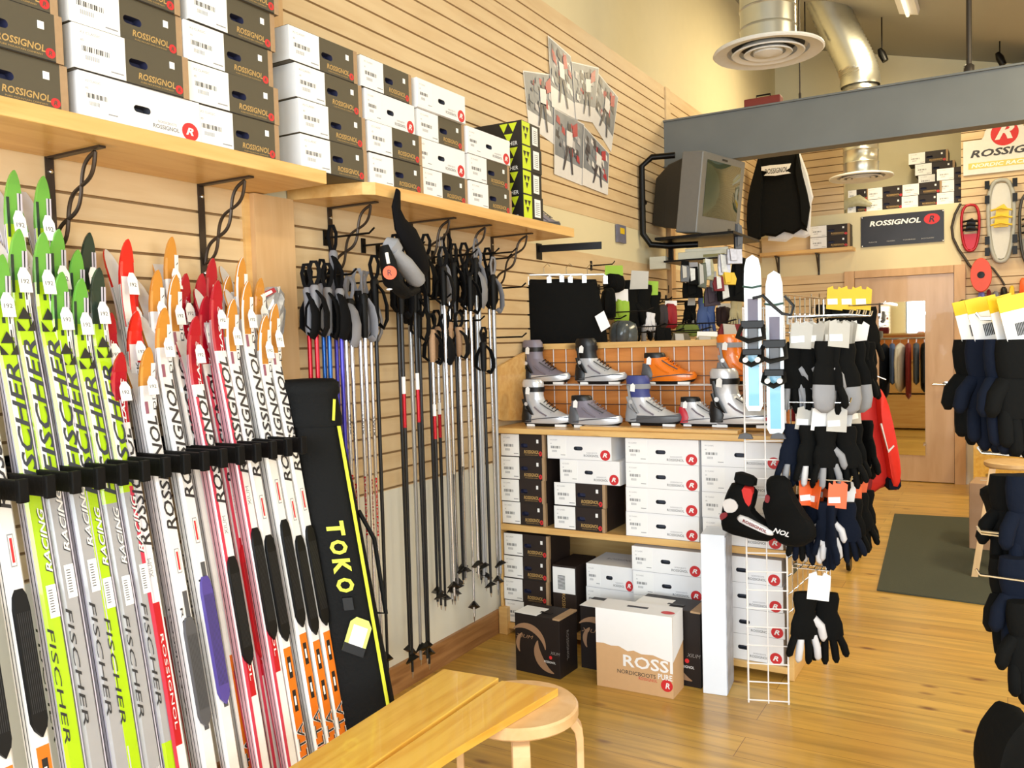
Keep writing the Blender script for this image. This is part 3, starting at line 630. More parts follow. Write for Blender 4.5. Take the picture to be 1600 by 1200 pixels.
# ================================================================== SKIS
SKW = {}
LIME = mat('lime_topsheet', (176, 214, 26), .25, coat=.5); GREENT = mat('green_tip', (104, 172, 66), .25, coat=.5); SKWH = mat('white_topsheet', (240, 238, 238), .22, coat=.5); OCH = mat('ochre_tip', (206, 140, 56), .25, coat=.5)
ORG = mat('orange_topsheet', (232, 120, 30), .3, coat=.4); DRED = mat('crimson_tip', (176, 18, 40), .22, coat=.5); BRED = mat('bright_red_tip', (226, 36, 28), .22, coat=.5); SGREY = mat('grey_topsheet', (168, 168, 172), .3, coat=.4)
DGREEN = mat('dark_green_tip_and_shade', (40, 58, 48), .25, coat=.5); LILAC = mat('silver_sidewall', (204, 200, 216), .3, coat=.3); SBLK = mat('black_grip_plate', (12, 12, 13), .45, spec=.3); PURP = mat('purple_strip', (84, 70, 150), .35); BASE = mat('pale_ski_base', (214, 210, 208), .35); PINKS = mat('pink_sidewall', (226, 170, 180), .3)
def bendf(d): return .05 * max(0, 1 - d / .24) ** 2
def ski_mesh(kind, L=1.8):
    W = .045
    style = {
      'fischer': dict(seg=[(0, GREENT), (.12, LIME), (.62, SGREY), (1.5, LIME)], side=LILAC),
      'fischer_lime': dict(seg=[(0, GREENT), (.12, LIME)], side=LILAC),
      'fischer_dark': dict(seg=[(0, DGREEN), (.15, LIME), (.62, SGREY), (1.3, LIME)], side=LILAC),
      'delta': dict(seg=[(0, OCH), (.17, SKWH), (1.17, ORG)], side=SKWH),
      'classic': dict(seg=[(0, DRED), (.22, SKWH)], side=PINKS),
      'skate': dict(seg=[(0, BRED), (.24, SKWH)], side=SKWH),
      'white': dict(seg=[(0, OCH), (.12, SKWH)], side=SKWH)}[kind]
    seg = style['seg']; st = sorted(set([round(.01 * k, 4) for k in range(1, 4)] + [.004, .0] + [round(.03 * k, 3) for k in range(2, 9)] + [L * k / 10 for k in range(2, 11)] + [s[0] for s in seg]))
    mb = MB(); rows = []
    for d in st:
        w = W * (1 if d > .1 else (1 - (1 - d / .1) ** 2.4) ** .62) * (1.0 if d < .3 else .93 + .07 * abs(d / L - .5) * 2); w = max(w, .004)
        th = .009 + .015 * min(1, d / .45) if d < L * .6 else .024 - .012 * (d - L * .6) / (L * .4); rows.append((d, w / 2, th))
    for i in range(len(rows) - 1):
        (d0, a0, t0), (d1, a1, t1) = rows[i], rows[i + 1]; z0, z1 = L - d0, L - d1
        m = [s[1] for s in seg if s[0] <= d0 + 1e-6][-1]
        c = .006 if d0 > .05 else .001
        mb.add([(t0, -a0 + c, z0), (t0, a0 - c, z0), (t1, a1 - c, z1), (t1, -a1 + c, z1)], [(0, 3, 2, 1)], m)
        mb.add([(t0, -a0 + c, z0), (t1, -a1 + c, z1), (t1 * .72, -a1, z1), (t0 * .72, -a0, z0), (t0, a0 - c, z0), (t1, a1 - c, z1), (t1 * .72, a1, z1), (t0 * .72, a0, z0)], [(0, 3, 2, 1), (4, 5, 6, 7)], m if kind != 'delta' else SKWH)
        mb.add([(t0 * .72, -a0, z0), (t1 * .72, -a1, z1), (0, -a1, z1), (0, -a0, z0), (t0 * .72, a0, z0), (t1 * .72, a1, z1), (0, a1, z1), (0, a0, z0)], [(0, 3, 2, 1), (4, 5, 6, 7)], style['side'] if d0 > .1 else m)
        mb.add([(0, -a0, z0), (0, -a1, z1), (0, a1, z1), (0, a0, z0)], [(0, 1, 2, 3)][::1], BASE if kind != 'fischer_dark' else SBLK)
        if d0 > .1: mb.add([(t0 * .3, -a0 - .0004, z0), (t1 * .3, -a1 - .0004, z1), (t1 * .42, -a1 - .0004, z1), (t0 * .42, -a0 - .0004, z0)], [(0, 3, 2, 1)], DARKINK)
    (d, a, t_) = rows[-1]; mb.add([(0, -a, 0), (0, a, 0), (t_, a, 0), (t_, -a, 0)], [(0, 3, 2, 1)], style['side'])
    X = .0248
    def th(d): return (.009 + .015 * min(1, d / .45) if d < L * .6 else .024 - .012 * (d - L * .6) / (L * .4)) + .0009
    def strip(y0, y1, d0, d1, m, e=0):
        n = max(1, int((d1 - d0) / .06))
        for k in range(n):
            p, q = d0 + (d1 - d0) * k / n, d0 + (d1 - d0) * (k + 1) / n; mb.add([(th(p) + e, y0, L - p), (th(p) + e, y1, L - p), (th(q) + e, y1, L - q), (th(q) + e, y0, L - q)], [(0, 3, 2, 1)], m)
    def word(s, d0, d1, h, m, y=0, down=False, bold=.0, shear=0.0, e=.0006):
        n0 = len(mb.v); mb.text(s, (0, y, L - (d0 + d1) / 2), h, m, bold=bold, shear=shear, width=(d1 - d0), face='x', up='down' if down else True)
        for i in range(n0, len(mb.v)): v = mb.v[i]; mb.v[i] = (th(max(0, L - v[2])) + e, v[1], v[2])
    if kind.startswith('fischer'):
        strip(.006, .0195, .05, .13, LILAC, -.0002); strip(.011, .014, .05, .24, SBLK, .0004); strip(.0165, .0185, .08, .24, GREYINK, .0004); strip(-.0215, -.014, .06, .15, DGREEN, -.0002); strip(.008, .0215, .13, .2, SKWH, -.0002); strip(-.006, .002, .15, .165, DGREEN)  # outer dark green stripe paints the shaded base edge of the tip
        strip(-.0165, -.004, .28, .58, SKWH)
        for k in range(3):
            z = L - (.285 + .0 * k); 
        q = .0215
        for (a, b, c) in (((0, .185), (-q * .8, .215), (q * .8, .215)), ((-q, .218), (-q, .245), (-q * .1, .245)), ((q, .218), (q * .1, .245), (q, .245))):
            mb.poly([(th(.28) + .0006, u, L - v) for u, v in (a, b, c)], FBK)
        word('FISCHER', .265, .60, .033, mat('slate_ink', (52, 56, 66), .4), y=.002, shear=.25, bold=.015)
        word('RACING', .63, .79, .015, SKWH, y=.008, shear=.3, bold=.02, e=.0009); word('RACING', .632, .792, .015, DARKINK, y=.0065, shear=.3, bold=.0)
        strip(-.008, .016, .82, .90, PAPER, .0006)
        for k in range(9): strip(-.004, .006, 0.832 + .0065 * k, 0.834 + .0065 * k, DARKINK, .0012)
        word('FISCHER', .92, 1.20, .015, DARKINK, y=-.0135, down=True, shear=.2)
        for k in range(3): mb.poly([(th(1.6) + .0006, -.016 + .012 * k, L - 1.22), (th(1.6) + .0006, -.008 + .012 * k, L - 1.42), (th(1.6) + .0006, -.010 + .012 * k, L - 1.42)], FBK)
        word('CARBON-LITE', 1.34, 1.5, .010, SKWH, y=.010, down=False)
        strip(.019, .0222, .14, 1.7, LILAC, -.0004)
    elif kind in ('delta', 'white'):
        strip(.008, .0225, .05, .19, SKWH); word('DELTA', .07, .20, .011, DARKINK, y=.015, e=.001)
        strip(-.016, -.006, .172, .212, mat('mauve_badge', (150, 90, 110), .4), .001)
        word('ROSSIGNOL', .22, .60, .031, mat('charcoal_ink', (48, 44, 46), .4), y=0, shear=.2, bold=.015)
        strip(-.006, .008, .66, .74, GREYINK); strip(-.0045, .0065, .663, .737, SKWH, .0006); strip(-.002, .004, .67, .73, REDR, .001)
        if kind == 'delta':
            for k in range(2): strip(-.007, .007, 1.20 + .11 * k, 1.27 + .11 * k, FBK); strip(-.004, .003, 1.22 + .11 * k, 1.25 + .11 * k, PAPER, .0006)
            word('DELTA', 1.42, 1.62, .034, SKWH, bold=.02); word('DELTA', 1.422, 1.618, .027, DARKINK, e=.0009)
        else:
            strip(-.003, .012, .80, 1.25, mat('dark_grey_strip', (84, 84, 88), .4)); word('ROSSIGNOL', .85, 1.2, .009, DARKINK, y=-.015, down=True)
    elif kind == 'classic':
        word('CLASSIC', .08, .24, .010, SKWH, y=.004, shear=.2, bold=.03, e=.001)
        word('ROSSIGNOL', .24, .62, .031, mat('charcoal_ink', (48, 44, 46), .4), shear=.2, bold=.015)
        strip(-.021, -.010, .26, 1.7, mat('rose_stripe', (206, 60, 84), .3)); word('XIUM', .66, .72, .012, GREYINK); strip(-.010, .010, .80, 1.25, mat('red_grip', (190, 24, 34), .35))
        word('ROSSIGNOL', .9, 1.2, .009, SKWH, y=.0, down=True, e=.0012)
    elif kind == 'skate':
        strip(-.003, .0225, .24, .40, BRED, .0003); strip(-.0225, .0, .1, .24, SKWH); word('SKATING', .22, .38, .012, DARKINK, y=-.011)
        word('ROSSIGNOL', .42, .80, .030, mat('charcoal_ink', (48, 44, 46), .4), shear=.2, bold=.02)
        word('ROSSIGNOL', 1.0, 1.3, .010, GREYINK, y=.006, down=True); strip(-.02, -.015, .95, 1.7, REDR); strip(-.006, .014, 1.45, 1.7, BRED)
    for i, v in enumerate(mb.v): mb.v[i] = (v[0] + bendf(L - v[2]), v[1], v[2])
    return mb, th
def ski_plate(m, d0, d1, L=1.8):
    mb = MB(); w = .021; pts = [(-w, d0 + .05), (-w * .8, d0 + .02), (-w * .4, d0 + .004), (w * .4, d0 + .004), (w * .8, d0 + .02), (w, d0 + .05), (w, d1 - .04), (w * .75, d1 - .02), (w * .7, d1 - .02), (0, d1), (-w * .7, d1 - .02), (-w, d1 - .04)]
    vs = [(.0245, u, L - d) for u, d in pts] + [(.032, u * .85, L - d) for u, d in pts]; n = len(pts)
    mb.add(vs, [tuple(range(2 * n - 1, n - 1, -1))] + [(i, (i + 1) % n, n + (i + 1) % n, n + i) for i in range(n)], m)
    for k in range(-3, 4): mb.add([(.0325, k * .0045 - .0006, L - d0 - .06), (.0325, k * .0045 + .0006, L - d0 - .06), (.0325, k * .0045 + .0006, L - d1 + .06), (.0325, k * .0045 - .0006, L - d1 + .06)], [(0, 3, 2, 1)], mat('rib_grey', (52, 52, 54), .4))
    return mb
SKI = {}
def ski_proto(kind, plate=None):
    k = (kind, plate)
    if k in SKI: return SKI[k]
    t = thing('cross_country_ski', 'x', 'ski'); mb, th = ski_mesh(kind); mb.build('ski_body', t, smooth=20)
    if plate:
        c = {'black': (SBLK, .79, 1.15), 'purple': (PURP, .84, 1.24), 'red': (mat('red_grip', (190, 24, 34), .35), .82, 1.2), 'grey': (mat('dark_grey_strip', (84, 84, 88), .4), .88, 1.24)}[plate]
        ski_plate(*c).build('grip_plate', t, smooth=30)
    mb = MB(); w = .016; z = 1.8 - .135; h = .062
    mb.prism([(-w, 0), (w, 0), (w, h * .7), (w * .4, h), (-w * .4, h), (-w, h * .7)], .001, PAPER, T(.046, 0, z - .02) @ RZ(PI / 2)); mb.text('192', (.0466, 0, z + .008), .011, DARKINK, face='x')
    mb.build('price_tag', t)
    SKI[k] = t; return t
LEAN = .185
COLW = {'fischer': 'lime and grey', 'fischer_lime': 'bright lime', 'fischer_dark': 'dark tipped lime', 'delta': 'white and ochre tipped', 'classic': 'crimson tipped', 'skate': 'bright red tipped', 'white': 'white ochre tipped'}
# (tip px, tip py, layer, kind, plate, rear partner)
SK = [(-150, 480, 0, 'delta', 'black', 1), (-100, 440, 0, 'delta', 'black', 1), (-42, 420, 0, 'delta', 'black', 1), (4, 405, 0, 'fischer_lime', None, 1), (22, 273, 1, 'fischer', None, 1), (30, 365, 0, 'fischer', None, 1), (68, 282, 1, 'fischer_lime', None, 1), (68, 370, 0, 'fischer', None, 1), (92, 365, 1, 'fischer_lime', None, 1),
      (97, 432, 0, 'fischer_lime', None, 1), (122, 397, 1, 'fischer', None, 1), (128, 442, 0, 'fischer', None, 1), (140, 370, 2, 'fischer_dark', None, 1), (155, 425, 0, 'fischer_dark', None, 1), (174, 495, 1, 'classic', None, 0), (200, 380, 1, 'skate', None, 1),
      (190, 557, 0, 'classic', None, 1), (208, 437, 2, 'skate', None, 0), (214, 492, 1, 'skate', None, 1), (233, 549, 0, 'white', 'grey', 1), (247, 428, 1, 'white', None, 1), (269, 376, 2, 'white', None, 1), (258, 487, 0, 'white', 'purple', 1),
      (275, 435, 1, 'delta', None, 1), (291, 433, 2, 'classic', None, 0), (307, 500, 0, 'classic', 'black', 1), (316, 433, 2, 'classic', None, 0), (323, 468, 1, 'classic', 'red', 0), (333, 409, 2, 'classic', None, 0), (341, 444, 0, 'classic', 'black', 1),
      (358, 437, 2, 'delta', None, 0), (365, 473, 0, 'delta', 'black', 1), (379, 408, 1, 'delta', None, 1), (388, 445, 0, 'delta', 'black', 1), (408, 440, 1, 'white', None, 1), (416, 498, 0, 'delta', 'black', 1), (431, 480, 0, 'delta', 'black', 1)]
lw = {0: 'front layer', 1: 'middle layer', 2: 'rear layer'}
FY = []
SK.sort(key=lambda s_: s_[0])
for i, (px, py, lay, kind, plate, part_) in enumerate(SK):
    xb = .465 - .05 * lay
    # tip position: front face at the tip sits bend + thickness ahead of the leaning axis
    L = 1.75
    for _ in range(6):
        xt = xb - L * math.sin(LEAN) + .055; p = onx(px, py, xt); L = p.z / math.cos(LEAN)
    if lay == 0: FY.append(p.y)
    pr = ski_proto(kind, plate)
    place(None, pr, label=('%s cross-country ski, %s tip from the left, %s of the rack' % (COLW[kind], NTH[i - 3], lw[lay])) if i > 2 else ('white ski with black grip plate at the left edge, %s of three' % NTH[i]), group='skis standing in the black wall rack', loc=(xb, p.y, .001), rot=(0, -LEAN, 0), scale=(1, 1, L / 1.8))
    if part_:
        mir = dup(pr, label=('%s ski facing the wall, partner behind the %s tip from the left' % (COLW[kind], NTH[i - 3])) if i > 2 else ('white ski facing the wall, partner of the %s left edge ski' % NTH[i]), group='skis standing in the black wall rack', loc=(xb - .004, p.y + .004, .001), rot=(0, -LEAN, 0), scale=(-1, 1, L / 1.8), skip=('price_tag', 'grip_plate'))
        if 'used' in mir: del mir['used']
# rack
r = thing('ski_rack', 'long black wall rack whose padded prongs hold the skis apart', 'ski rack', (0, 0, 0)); RK = mat('black_foam', (6, 6, 7), .6, bump=.3, scale=60, spec=.2)
mb = MB(); mb.box(.001, .02, .55, 2.2, 1.16, 1.24, BLACKM); mb.build('wall_rail', r)
ys = sorted(FY); pr_y = []
pr_y = [.895 + .0625 * k for k in range(18)]
for y in pr_y:
    mb = MB(); mb.box(.02, .41, y - .008, y + .008, 1.178, 1.225, RK); mb.box(.395, .412, y - .012, y + .012, 1.175, 1.229, RK); mb.build('prong', r, bevel=.003)
# ------------------------------------------------------------------ ski bag
t = thing('ski_bag', 'long black padded ski bag with yellow piping leaning between skis and poles', 'ski bag', (.50, 2.16, 0)); BAG = mat('black_nylon', (8, 9, 10), .7, bump=.4, scale=90, spec=.2); YP = mat('yellow_piping', (220, 226, 60), .5)
Sh = Matrix(((1, 0, -.182, 0), (0, 1, .0, 0), (0, 0, 1, 0), (0, 0, 0, 1))) @ RZ(math.radians(42))
def rr(w, d, z, n=20, p=3.2, ox=0):
    out = []
    for k in range(n):
        a = 2 * PI * k / n; c, s = math.cos(a), math.sin(a); out.append((ox + w * abs(c) ** (2 / p) * (1 if c >= 0 else -1), d * abs(s) ** (2 / p) * (1 if s >= 0 else -1), z))
    return out
mb = MB(); mb.rings([rr(.055, .035, .003), rr(.098, .055, .03), rr(.098, .056, .3), rr(.092, .054, .7), rr(.088, .052, 1.05), rr(.082, .05, 1.2), rr(.08, .05, 1.27)], BAG, Sh); mb.build('bag_body', t, smooth=60)
mb = MB(); mb.rings([rr(.086, .055, 1.24), rr(.09, .06, 1.27), rr(.088, .06, 1.34), rr(.098, .064, 1.352), rr(.1, .066, 1.385), rr(.085, .055, 1.397), rr(.03, .02, 1.4)], BAG, Sh); mb.build('top_flap', t, smooth=60)
mb = MB(); mb.tube([(.074, -.052, z / 20 * 1.2 + .04) for z in range(21)], .0065, YP, 6, Sh); mb.build('yellow_piping', t, smooth=True)
mb = MB(); mb.tube([(.06, -.0605, 1.26), (.075, -.062, 1.33)], .005, YP, 6, Sh); mb.build('flap_piping', t)
mb = MB()
n0 = 0
for i, ch in enumerate('TOKO'): mb.text(ch, (.005, -.058, .905 - i * .062), .058, YP, Sh, bold=.04, up='down', width=.048)
mb.build('logo_print', t)
mb = MB(); mb.prism([(-.035, 0), (.035, 0), (.035, .10), (.02, .12), (-.02, .12), (-.035, .10)], .0015, mat('tag_lime', (214, 222, 110), .5), Sh @ T(-.01, -.068, .5) @ RY(.45)); mb.prism([(-.022, .02), (.024, .02), (.024, .095), (-.022, .095)], .001, PAPER, Sh @ T(-.01, -.0695, .5) @ RY(.45)); mb.prism([(-.035, 0), (.035, 0), (.035, .03), (-.035, .03)], .001, BLACK, Sh @ T(-.01, -.0696, .5) @ RY(.45)); mb.build('hang_tag', t)
mb = MB(); mb.box(-.012, .02, -.066, -.056, .64, .68, BLACK, Sh); mb.build('buckle', t)
mb = MB(); mb.tube([(.05, -.03, .62), (.12, .0, .60), (.125, .0, .85), (.09, -.02, .95)], .008, BAG, 6, Sh); mb.build('strap', t)

# ================================================================== SKI POLES
GRIP = mat('black_grip_rubber', (10, 10, 11), .6, spec=.25); CORK = mat('cork_grip', (176, 140, 108), .7, scale=90, var=.2); SILV = mat('polished_aluminium', (214, 214, 218), .2, .9, var=.03); CARB = mat('carbon_shaft', (34, 34, 36), .3, .3); STRAP = mat('webbing_black', (10, 10, 12), .8, spec=.15); STRG = mat('webbing_grey', (124, 124, 130), .6)
SH = {'red': mat('red_shaft', (186, 24, 40), .25, .5), 'blue': mat('blue_shaft', (40, 96, 176), .25, .5), 'purple': mat('violet_shaft', (72, 66, 176), .25, .5), 'silver': SILV, 'silver_red': SILV, 'black': CARB, 'black_red': CARB, 'cork': SILV, 'grey': mat('satin_grey_shaft', (176, 178, 182), .3, .6), 'cork_red': SILV}
PL = 1.3
def pole_proto(kind):
    t = thing('ski_pole', 'x', 'ski pole'); s = SH[kind]; L = PL
    mb = MB()
    if kind in ('red', 'blue', 'purple'):
        mb.tube([(0, 0, 0), (0, 0, -.45)], [.0085, .0085], s, 8); mb.tube([(0, 0, -.45), (0, 0, -L)], [.0065, .0055], SILV, 8); mb.tube([(0, 0, -.43), (0, 0, -.5)], .0115, s, 8)
    elif kind in ('black_red', 'cork_red'):
        mb.tube([(0, 0, 0), (0, 0, -.3)], .008, s, 8); mb.tube([(0, 0, -.3), (0, 0, -.42)], .0081, SH['red'], 8); mb.tube([(0, 0, -.42), (0, 0, -L)], [.008, .0055], s if kind == 'black_red' else CARB, 8); mb.tube([(0, 0, -.24), (0, 0, -.3)], .0083, PAPER, 8)
    elif kind == 'silver_red':
        mb.tube([(0, 0, 0), (0, 0, -L)], [.0085, .006], s, 10)
        mb.text('ROSSIGNOL', (.0, -.0086, -.68), .008, SH['red'], up='down', width=.24, bold=.03); mb.text('SWIX', (0, -.0088, -.36), .009, DARKINK, up='down', width=.08)
    elif kind == 'grey': mb.tube([(0, 0, 0), (0, 0, -L)], [.0105, .007], s, 10)
    else: mb.tube([(0, 0, 0), (0, 0, -L * .55), (0, 0, -L)], [.008, .0075, .0055], s, 10); mb.tube([(0, 0, -L * .5), (0, 0, -L)], [.0078, .0057], CARB if kind in ('cork', 'black') else s, 8)
    mb.build('shaft', t, smooth=50)
    mb = MB(); g = CORK if kind.startswith('cork') else GRIP if kind not in ('red', 'blue', 'purple') else STRG
    mb.tube([(0, 0, -.02), (0, 0, .0), (0, 0, .05), (0, 0, .11), (0, 0, .14), (0, 0, .15)], [.011, .0135, .0145, .015, .018, .012], g, 10); mb.build('grip', t, smooth=60)
    mb = MB(); st = STRG if kind in ('silver_red', 'grey') else STRAP
    mb.tube([(.0, 0, .14), (.014, -.003, .17), (.018, -.004, .205), (.008, -.006, .23), (-.008, -.006, .23), (-.018, -.004, .2), (-.012, -.003, .165), (-.004, 0, .14)], .008, st, 6, flat=.3); mb.tube([(.006, -.01, .13), (.028, -.018, .10), (.04, -.022, .05), (.038, -.024, .0), (.024, -.022, -.03), (.006, -.018, -.015)], [.012, .018, .021, .021, .018, .012], st, 8, flat=.35); mb.tube([(-.006, .01, .12), (-.03, .014, .07), (-.034, .016, .01), (-.012, .014, -.012)], [.012, .017, .017, .012], STRAP if st is STRG else st, 8, flat=.35); mb.build('wrist_strap', t, smooth=60)
    mb = MB(); mb.tube([(0, 0, -L + .045), (0, 0, -L + .06)], [.0085, .007], BLACK, 8); mb.add([(-.012, -.03, -L + .055), (.012, -.03, -L + .055), (.03, .012, -L + .035), (.0, .028, -L + .02), (-.03, .012, -L + .035), (0, 0, -L + .07)], [(0, 1, 5), (1, 2, 5), (2, 3, 5), (3, 4, 5), (4, 0, 5), (4, 3, 2, 1, 0)], BLACK); mb.build('basket', t)
    mb = MB(); mb.tube([(0, 0, -L), (0, 0, -L - .025)], [.005, .0015], SILV, 6); mb.build('tip', t)
    return t
PP = {}
# px of the shaft just under the grip, py of the grip base, py of the basket, distance off the wall
POLES = [(483, 515, 1075, .17, 'red'), (494, 512, 1080, .20, 'red'), (505, 510, 1080, .13, 'blue'), (514, 516, 1085, .16, 'blue'), (523, 462, 1060, .09, 'purple'), (533, 516, 1070, .19, 'purple'),
         (540, 520, 1030, .12, 'silver_red'), (549, 528, 1050, .18, 'silver_red'), (562, 516, 1040, .14, 'silver_red'), (570, 520, 1046, .20, 'silver_red'), (579, 520, 1040, .10, 'silver_red'), (587, 500, 1048, .17, 'black'),
         (621, 470, 1034, .12, 'black'), (627, 482, 1050, .17, 'black_red'), (641, 500, 1030, .08, 'grey'), (648, 480, 1028, .18, 'black_red'), (655, 520, 1036, .13, 'black'),
         (676, 560, 945, .16, 'cork_red'), (684, 556, 947, .10, 'cork_red'), (668, 455, 940, .13, 'black'), (690, 458, 935, .15, 'grey'), (701, 452, 925, .11, 'silver'), (694, 470, 930, .22, 'silver'), (710, 462, 905, .16, 'black'), (744, 455, 900, .15, 'grey'), (697, 560, 938, .20, 'black'), (704, 548, 930, .14, 'cork'), (712, 480, 900, .07, 'silver'), (718, 552, 902, .18, 'cork'), (727, 470, 962, .12, 'silver'),
         (735, 480, 895, .20, 'silver'), (741, 540, 905, .08, 'black'), (748, 470, 915, .15, 'grey'), (756, 575, 925, .20, 'black'), (764, 470, 920, .12, 'silver'), (771, 478, 895, .17, 'grey')]
CN = {'red': 'red and silver adjustable', 'blue': 'blue and silver adjustable', 'purple': 'violet and silver adjustable', 'silver_red': 'silver red-lettered', 'black': 'black carbon', 'black_red': 'black and red carbon', 'grey': 'thick satin grey', 'cork_red': 'cork-handled red-banded', 'cork': 'cork-handled silver and black', 'silver': 'slim silver'}
POLES.sort(key=lambda s_: s_[0])
for i, (px, py, pb, xo, kind) in enumerate(POLES):
    if kind not in PP: PP[kind] = pole_proto(kind)
    p = onx(px, py, xo); q = p.copy()
    b = onx(px + (pb - py) * .035, pb, xo); Lr = max(.9, p.z - max(b.z, .06) ); Lr = min(Lr, p.z - .035)
    place(None, PP[kind], label='%s ski pole hanging by its strap, %s pole from the left' % (CN[kind], NTH[i]), group='ski poles hanging on slatwall hooks', loc=p, rot=(random.uniform(-.006, .006), random.uniform(-.004, .004), random.uniform(0, 2)), scale=(1, 1, Lr / PL))
# ------------------------------------------------------------------ slatwall hooks
def hook_proto():
    t = thing('slatwall_hook', 'x', 'hook'); mb = MB(); mb.box(0, .006, -.012, .012, -.03, .03, BLACKM); mb.build('back_plate', t)
    mb = MB(); mb.tube([(.004, 0, 0), (.22, 0, .0), (.245, 0, .018)], .0042, BLACKM, 6); mb.build('rod', t, smooth=True); return t
HK = hook_proto()
for i, (px, py) in enumerate([(508, 372), (479, 434), (567, 384), (590, 392), (676, 402), (712, 400), (741, 399), (756, 452), (688, 503), (757, 528), (633, 470), (1045, 452), (1035, 495), (579, -520), (764, -470)]):
    p = onx(px, py, .001) if py > 0 else (lambda q_: Vector((.001, q_.y, q_.z + .2)))(onx(px, -py, .11)); place(None, HK, label='black wall hook holding poles, %s on the slatwall' % NTH[i], group='black slatwall hooks', loc=p)

# ------------------------------------------------------------------ waist bottle pack hanging on the shelf edge
t = thing('waist_pack', 'black and grey waist bottle pack with orange logo hanging off the shelf', 'waist pack', onx(625, 303, .335)); GP = mat('grey_pack_fabric', (140, 142, 148), .6, bump=.3, scale=80); O0 = t.location.copy()
def lp(px, py, dx=.0): return onx(px, py, .36 + dx) - O0
mb = MB(); mb.tube([lp(622, 298, -.02), lp(619, 325), lp(625, 350), lp(640, 372), lp(652, 398), lp(660, 420), lp(658, 438)], [.014, .026, .042, .058, .06, .05, .026], mat('black_padded_mesh', (9, 9, 13), .85, spec=.15), 12, flat=.45, ref=(1, 0, 0)); mb.build('padded_belt', t, smooth=True)
mb = MB(); mb.tube([lp(612, 392, .05), lp(632, 412, .06), lp(650, 436, .06), lp(654, 440, .06)], [.028, .036, .038, .03], GP, 14, flat=.8); mb.build('bottle_pouch', t, smooth=True)
mb = MB(); mb.tube([lp(602, 378, .03), lp(612, 384, .05), lp(618, 392, .05)], [.02, .034, .03], GP, 12); mb.build('bottle_cap', t, smooth=True)
mb = MB(); mb.tube([lp(600, 384, .04), lp(606, 410, .05), lp(612, 440, .05), lp(632, 458, .04), lp(650, 452, .03)], [.018, .034, .036, .032, .02], BAG, 10, flat=.7); mb.build('side_pocket', t, smooth=True)
mb = MB(); c = lp(609, 426, .10); mb.disc((0, 0, 0), .024, mat('orange_logo', (240, 84, 30), .45), T(*c) @ RZ(.7), seg=18); mb.text('R', (0, -.0012, 0), .02, DARKINK, T(*c) @ RZ(.7)); mb.build('logo_patch', t)
mb = MB(); mb.tube([lp(604, 395, .085), lp(607, 412, .092)], .006, PAPER, 6); mb.build('piping', t)
mb = MB(); mb.tube([lp(622, 455, .02), lp(618, 450, .03), lp(608, 452, .04)], .012, PAPER, 6, flat=.3); mb.build('white_tag', t)

# ================================================================== BENCH AND STOOLS
BN = wood('yellow_pine', (230, 186, 84), (214, 158, 58), (14, 1.2, 14), .28, 2.0, knots=2.0, coat=.4)
b = thing('bench', 'yellow pine two-plank bench top in the foreground resting on stools', 'bench', (.92, 1.6, .4265))
mb = MB(); mb.prism([(-.205, .635), (-.005, .65), (-.005, -.9), (-.16, -.9)], .024, BN, Matrix(((1, 0, 0, 0), (0, 0, 1, 0), (0, 1, 0, 0), (0, 0, 0, 1)))); mb.build('plank', b, bevel=.002)
mb = MB(); mb.prism([(.014, .64), (.2, .665), (.085, -.10), (.03, -.9), (.0, -.9)], .024, BN, Matrix(((1, 0, 0, 0), (0, 0, 1, 0), (0, 1, 0, 0), (0, 0, 0, 1)))) if False else mb.prism([(.014, .635), (.2, .66), (.14, .2), (.05, -.9), (.005, -.9)], .024, BN, Matrix(((1, 0, 0, 0), (0, 0, 1, 0), (0, 1, 0, 0), (0, 0, 0, 1)))); mb.build('plank', b, bevel=.002)
BIR = wood('birch_ply', (222, 184, 136), (208, 166, 116), (6, 6, 6), .4, 2.0, coat=.2)
def stool(x, y, lab, rz=0.0):
    t = thing('stool', lab, 'stool', (x, y, 0), (0, 0, rz), 'round bentwood stools')
    mb = MB(); mb.lathe([(0, .388), (.172, .388), (.178, .394), (.178, .42), (.172, .426), (0, .426)], BIR, 40); mb.build('seat', t, smooth=40)
    for k in range(4):
        a = k * PI / 2 + .3; c, s = math.cos(a), math.sin(a); mb = MB()
        prof = [(.06, .382), (.14, .382), (.172, .374), (.187, .35), (.19, .32), (.19, .001)]; pin = [(.168, .001), (.168, .31), (.163, .338), (.15, .356), (.13, .362), (.06, .362)]
        mb.prism(prof + pin, .05, BIR, RZ(a) @ T(0, -.025, 0)); mb.build('leg', t, bevel=.003)
    return t
stool(1.035, 2.165, 'birch stool with round seat carrying the far end of the bench', .25)
stool(.93, .86, 'birch stool carrying the near end of the bench', .1)

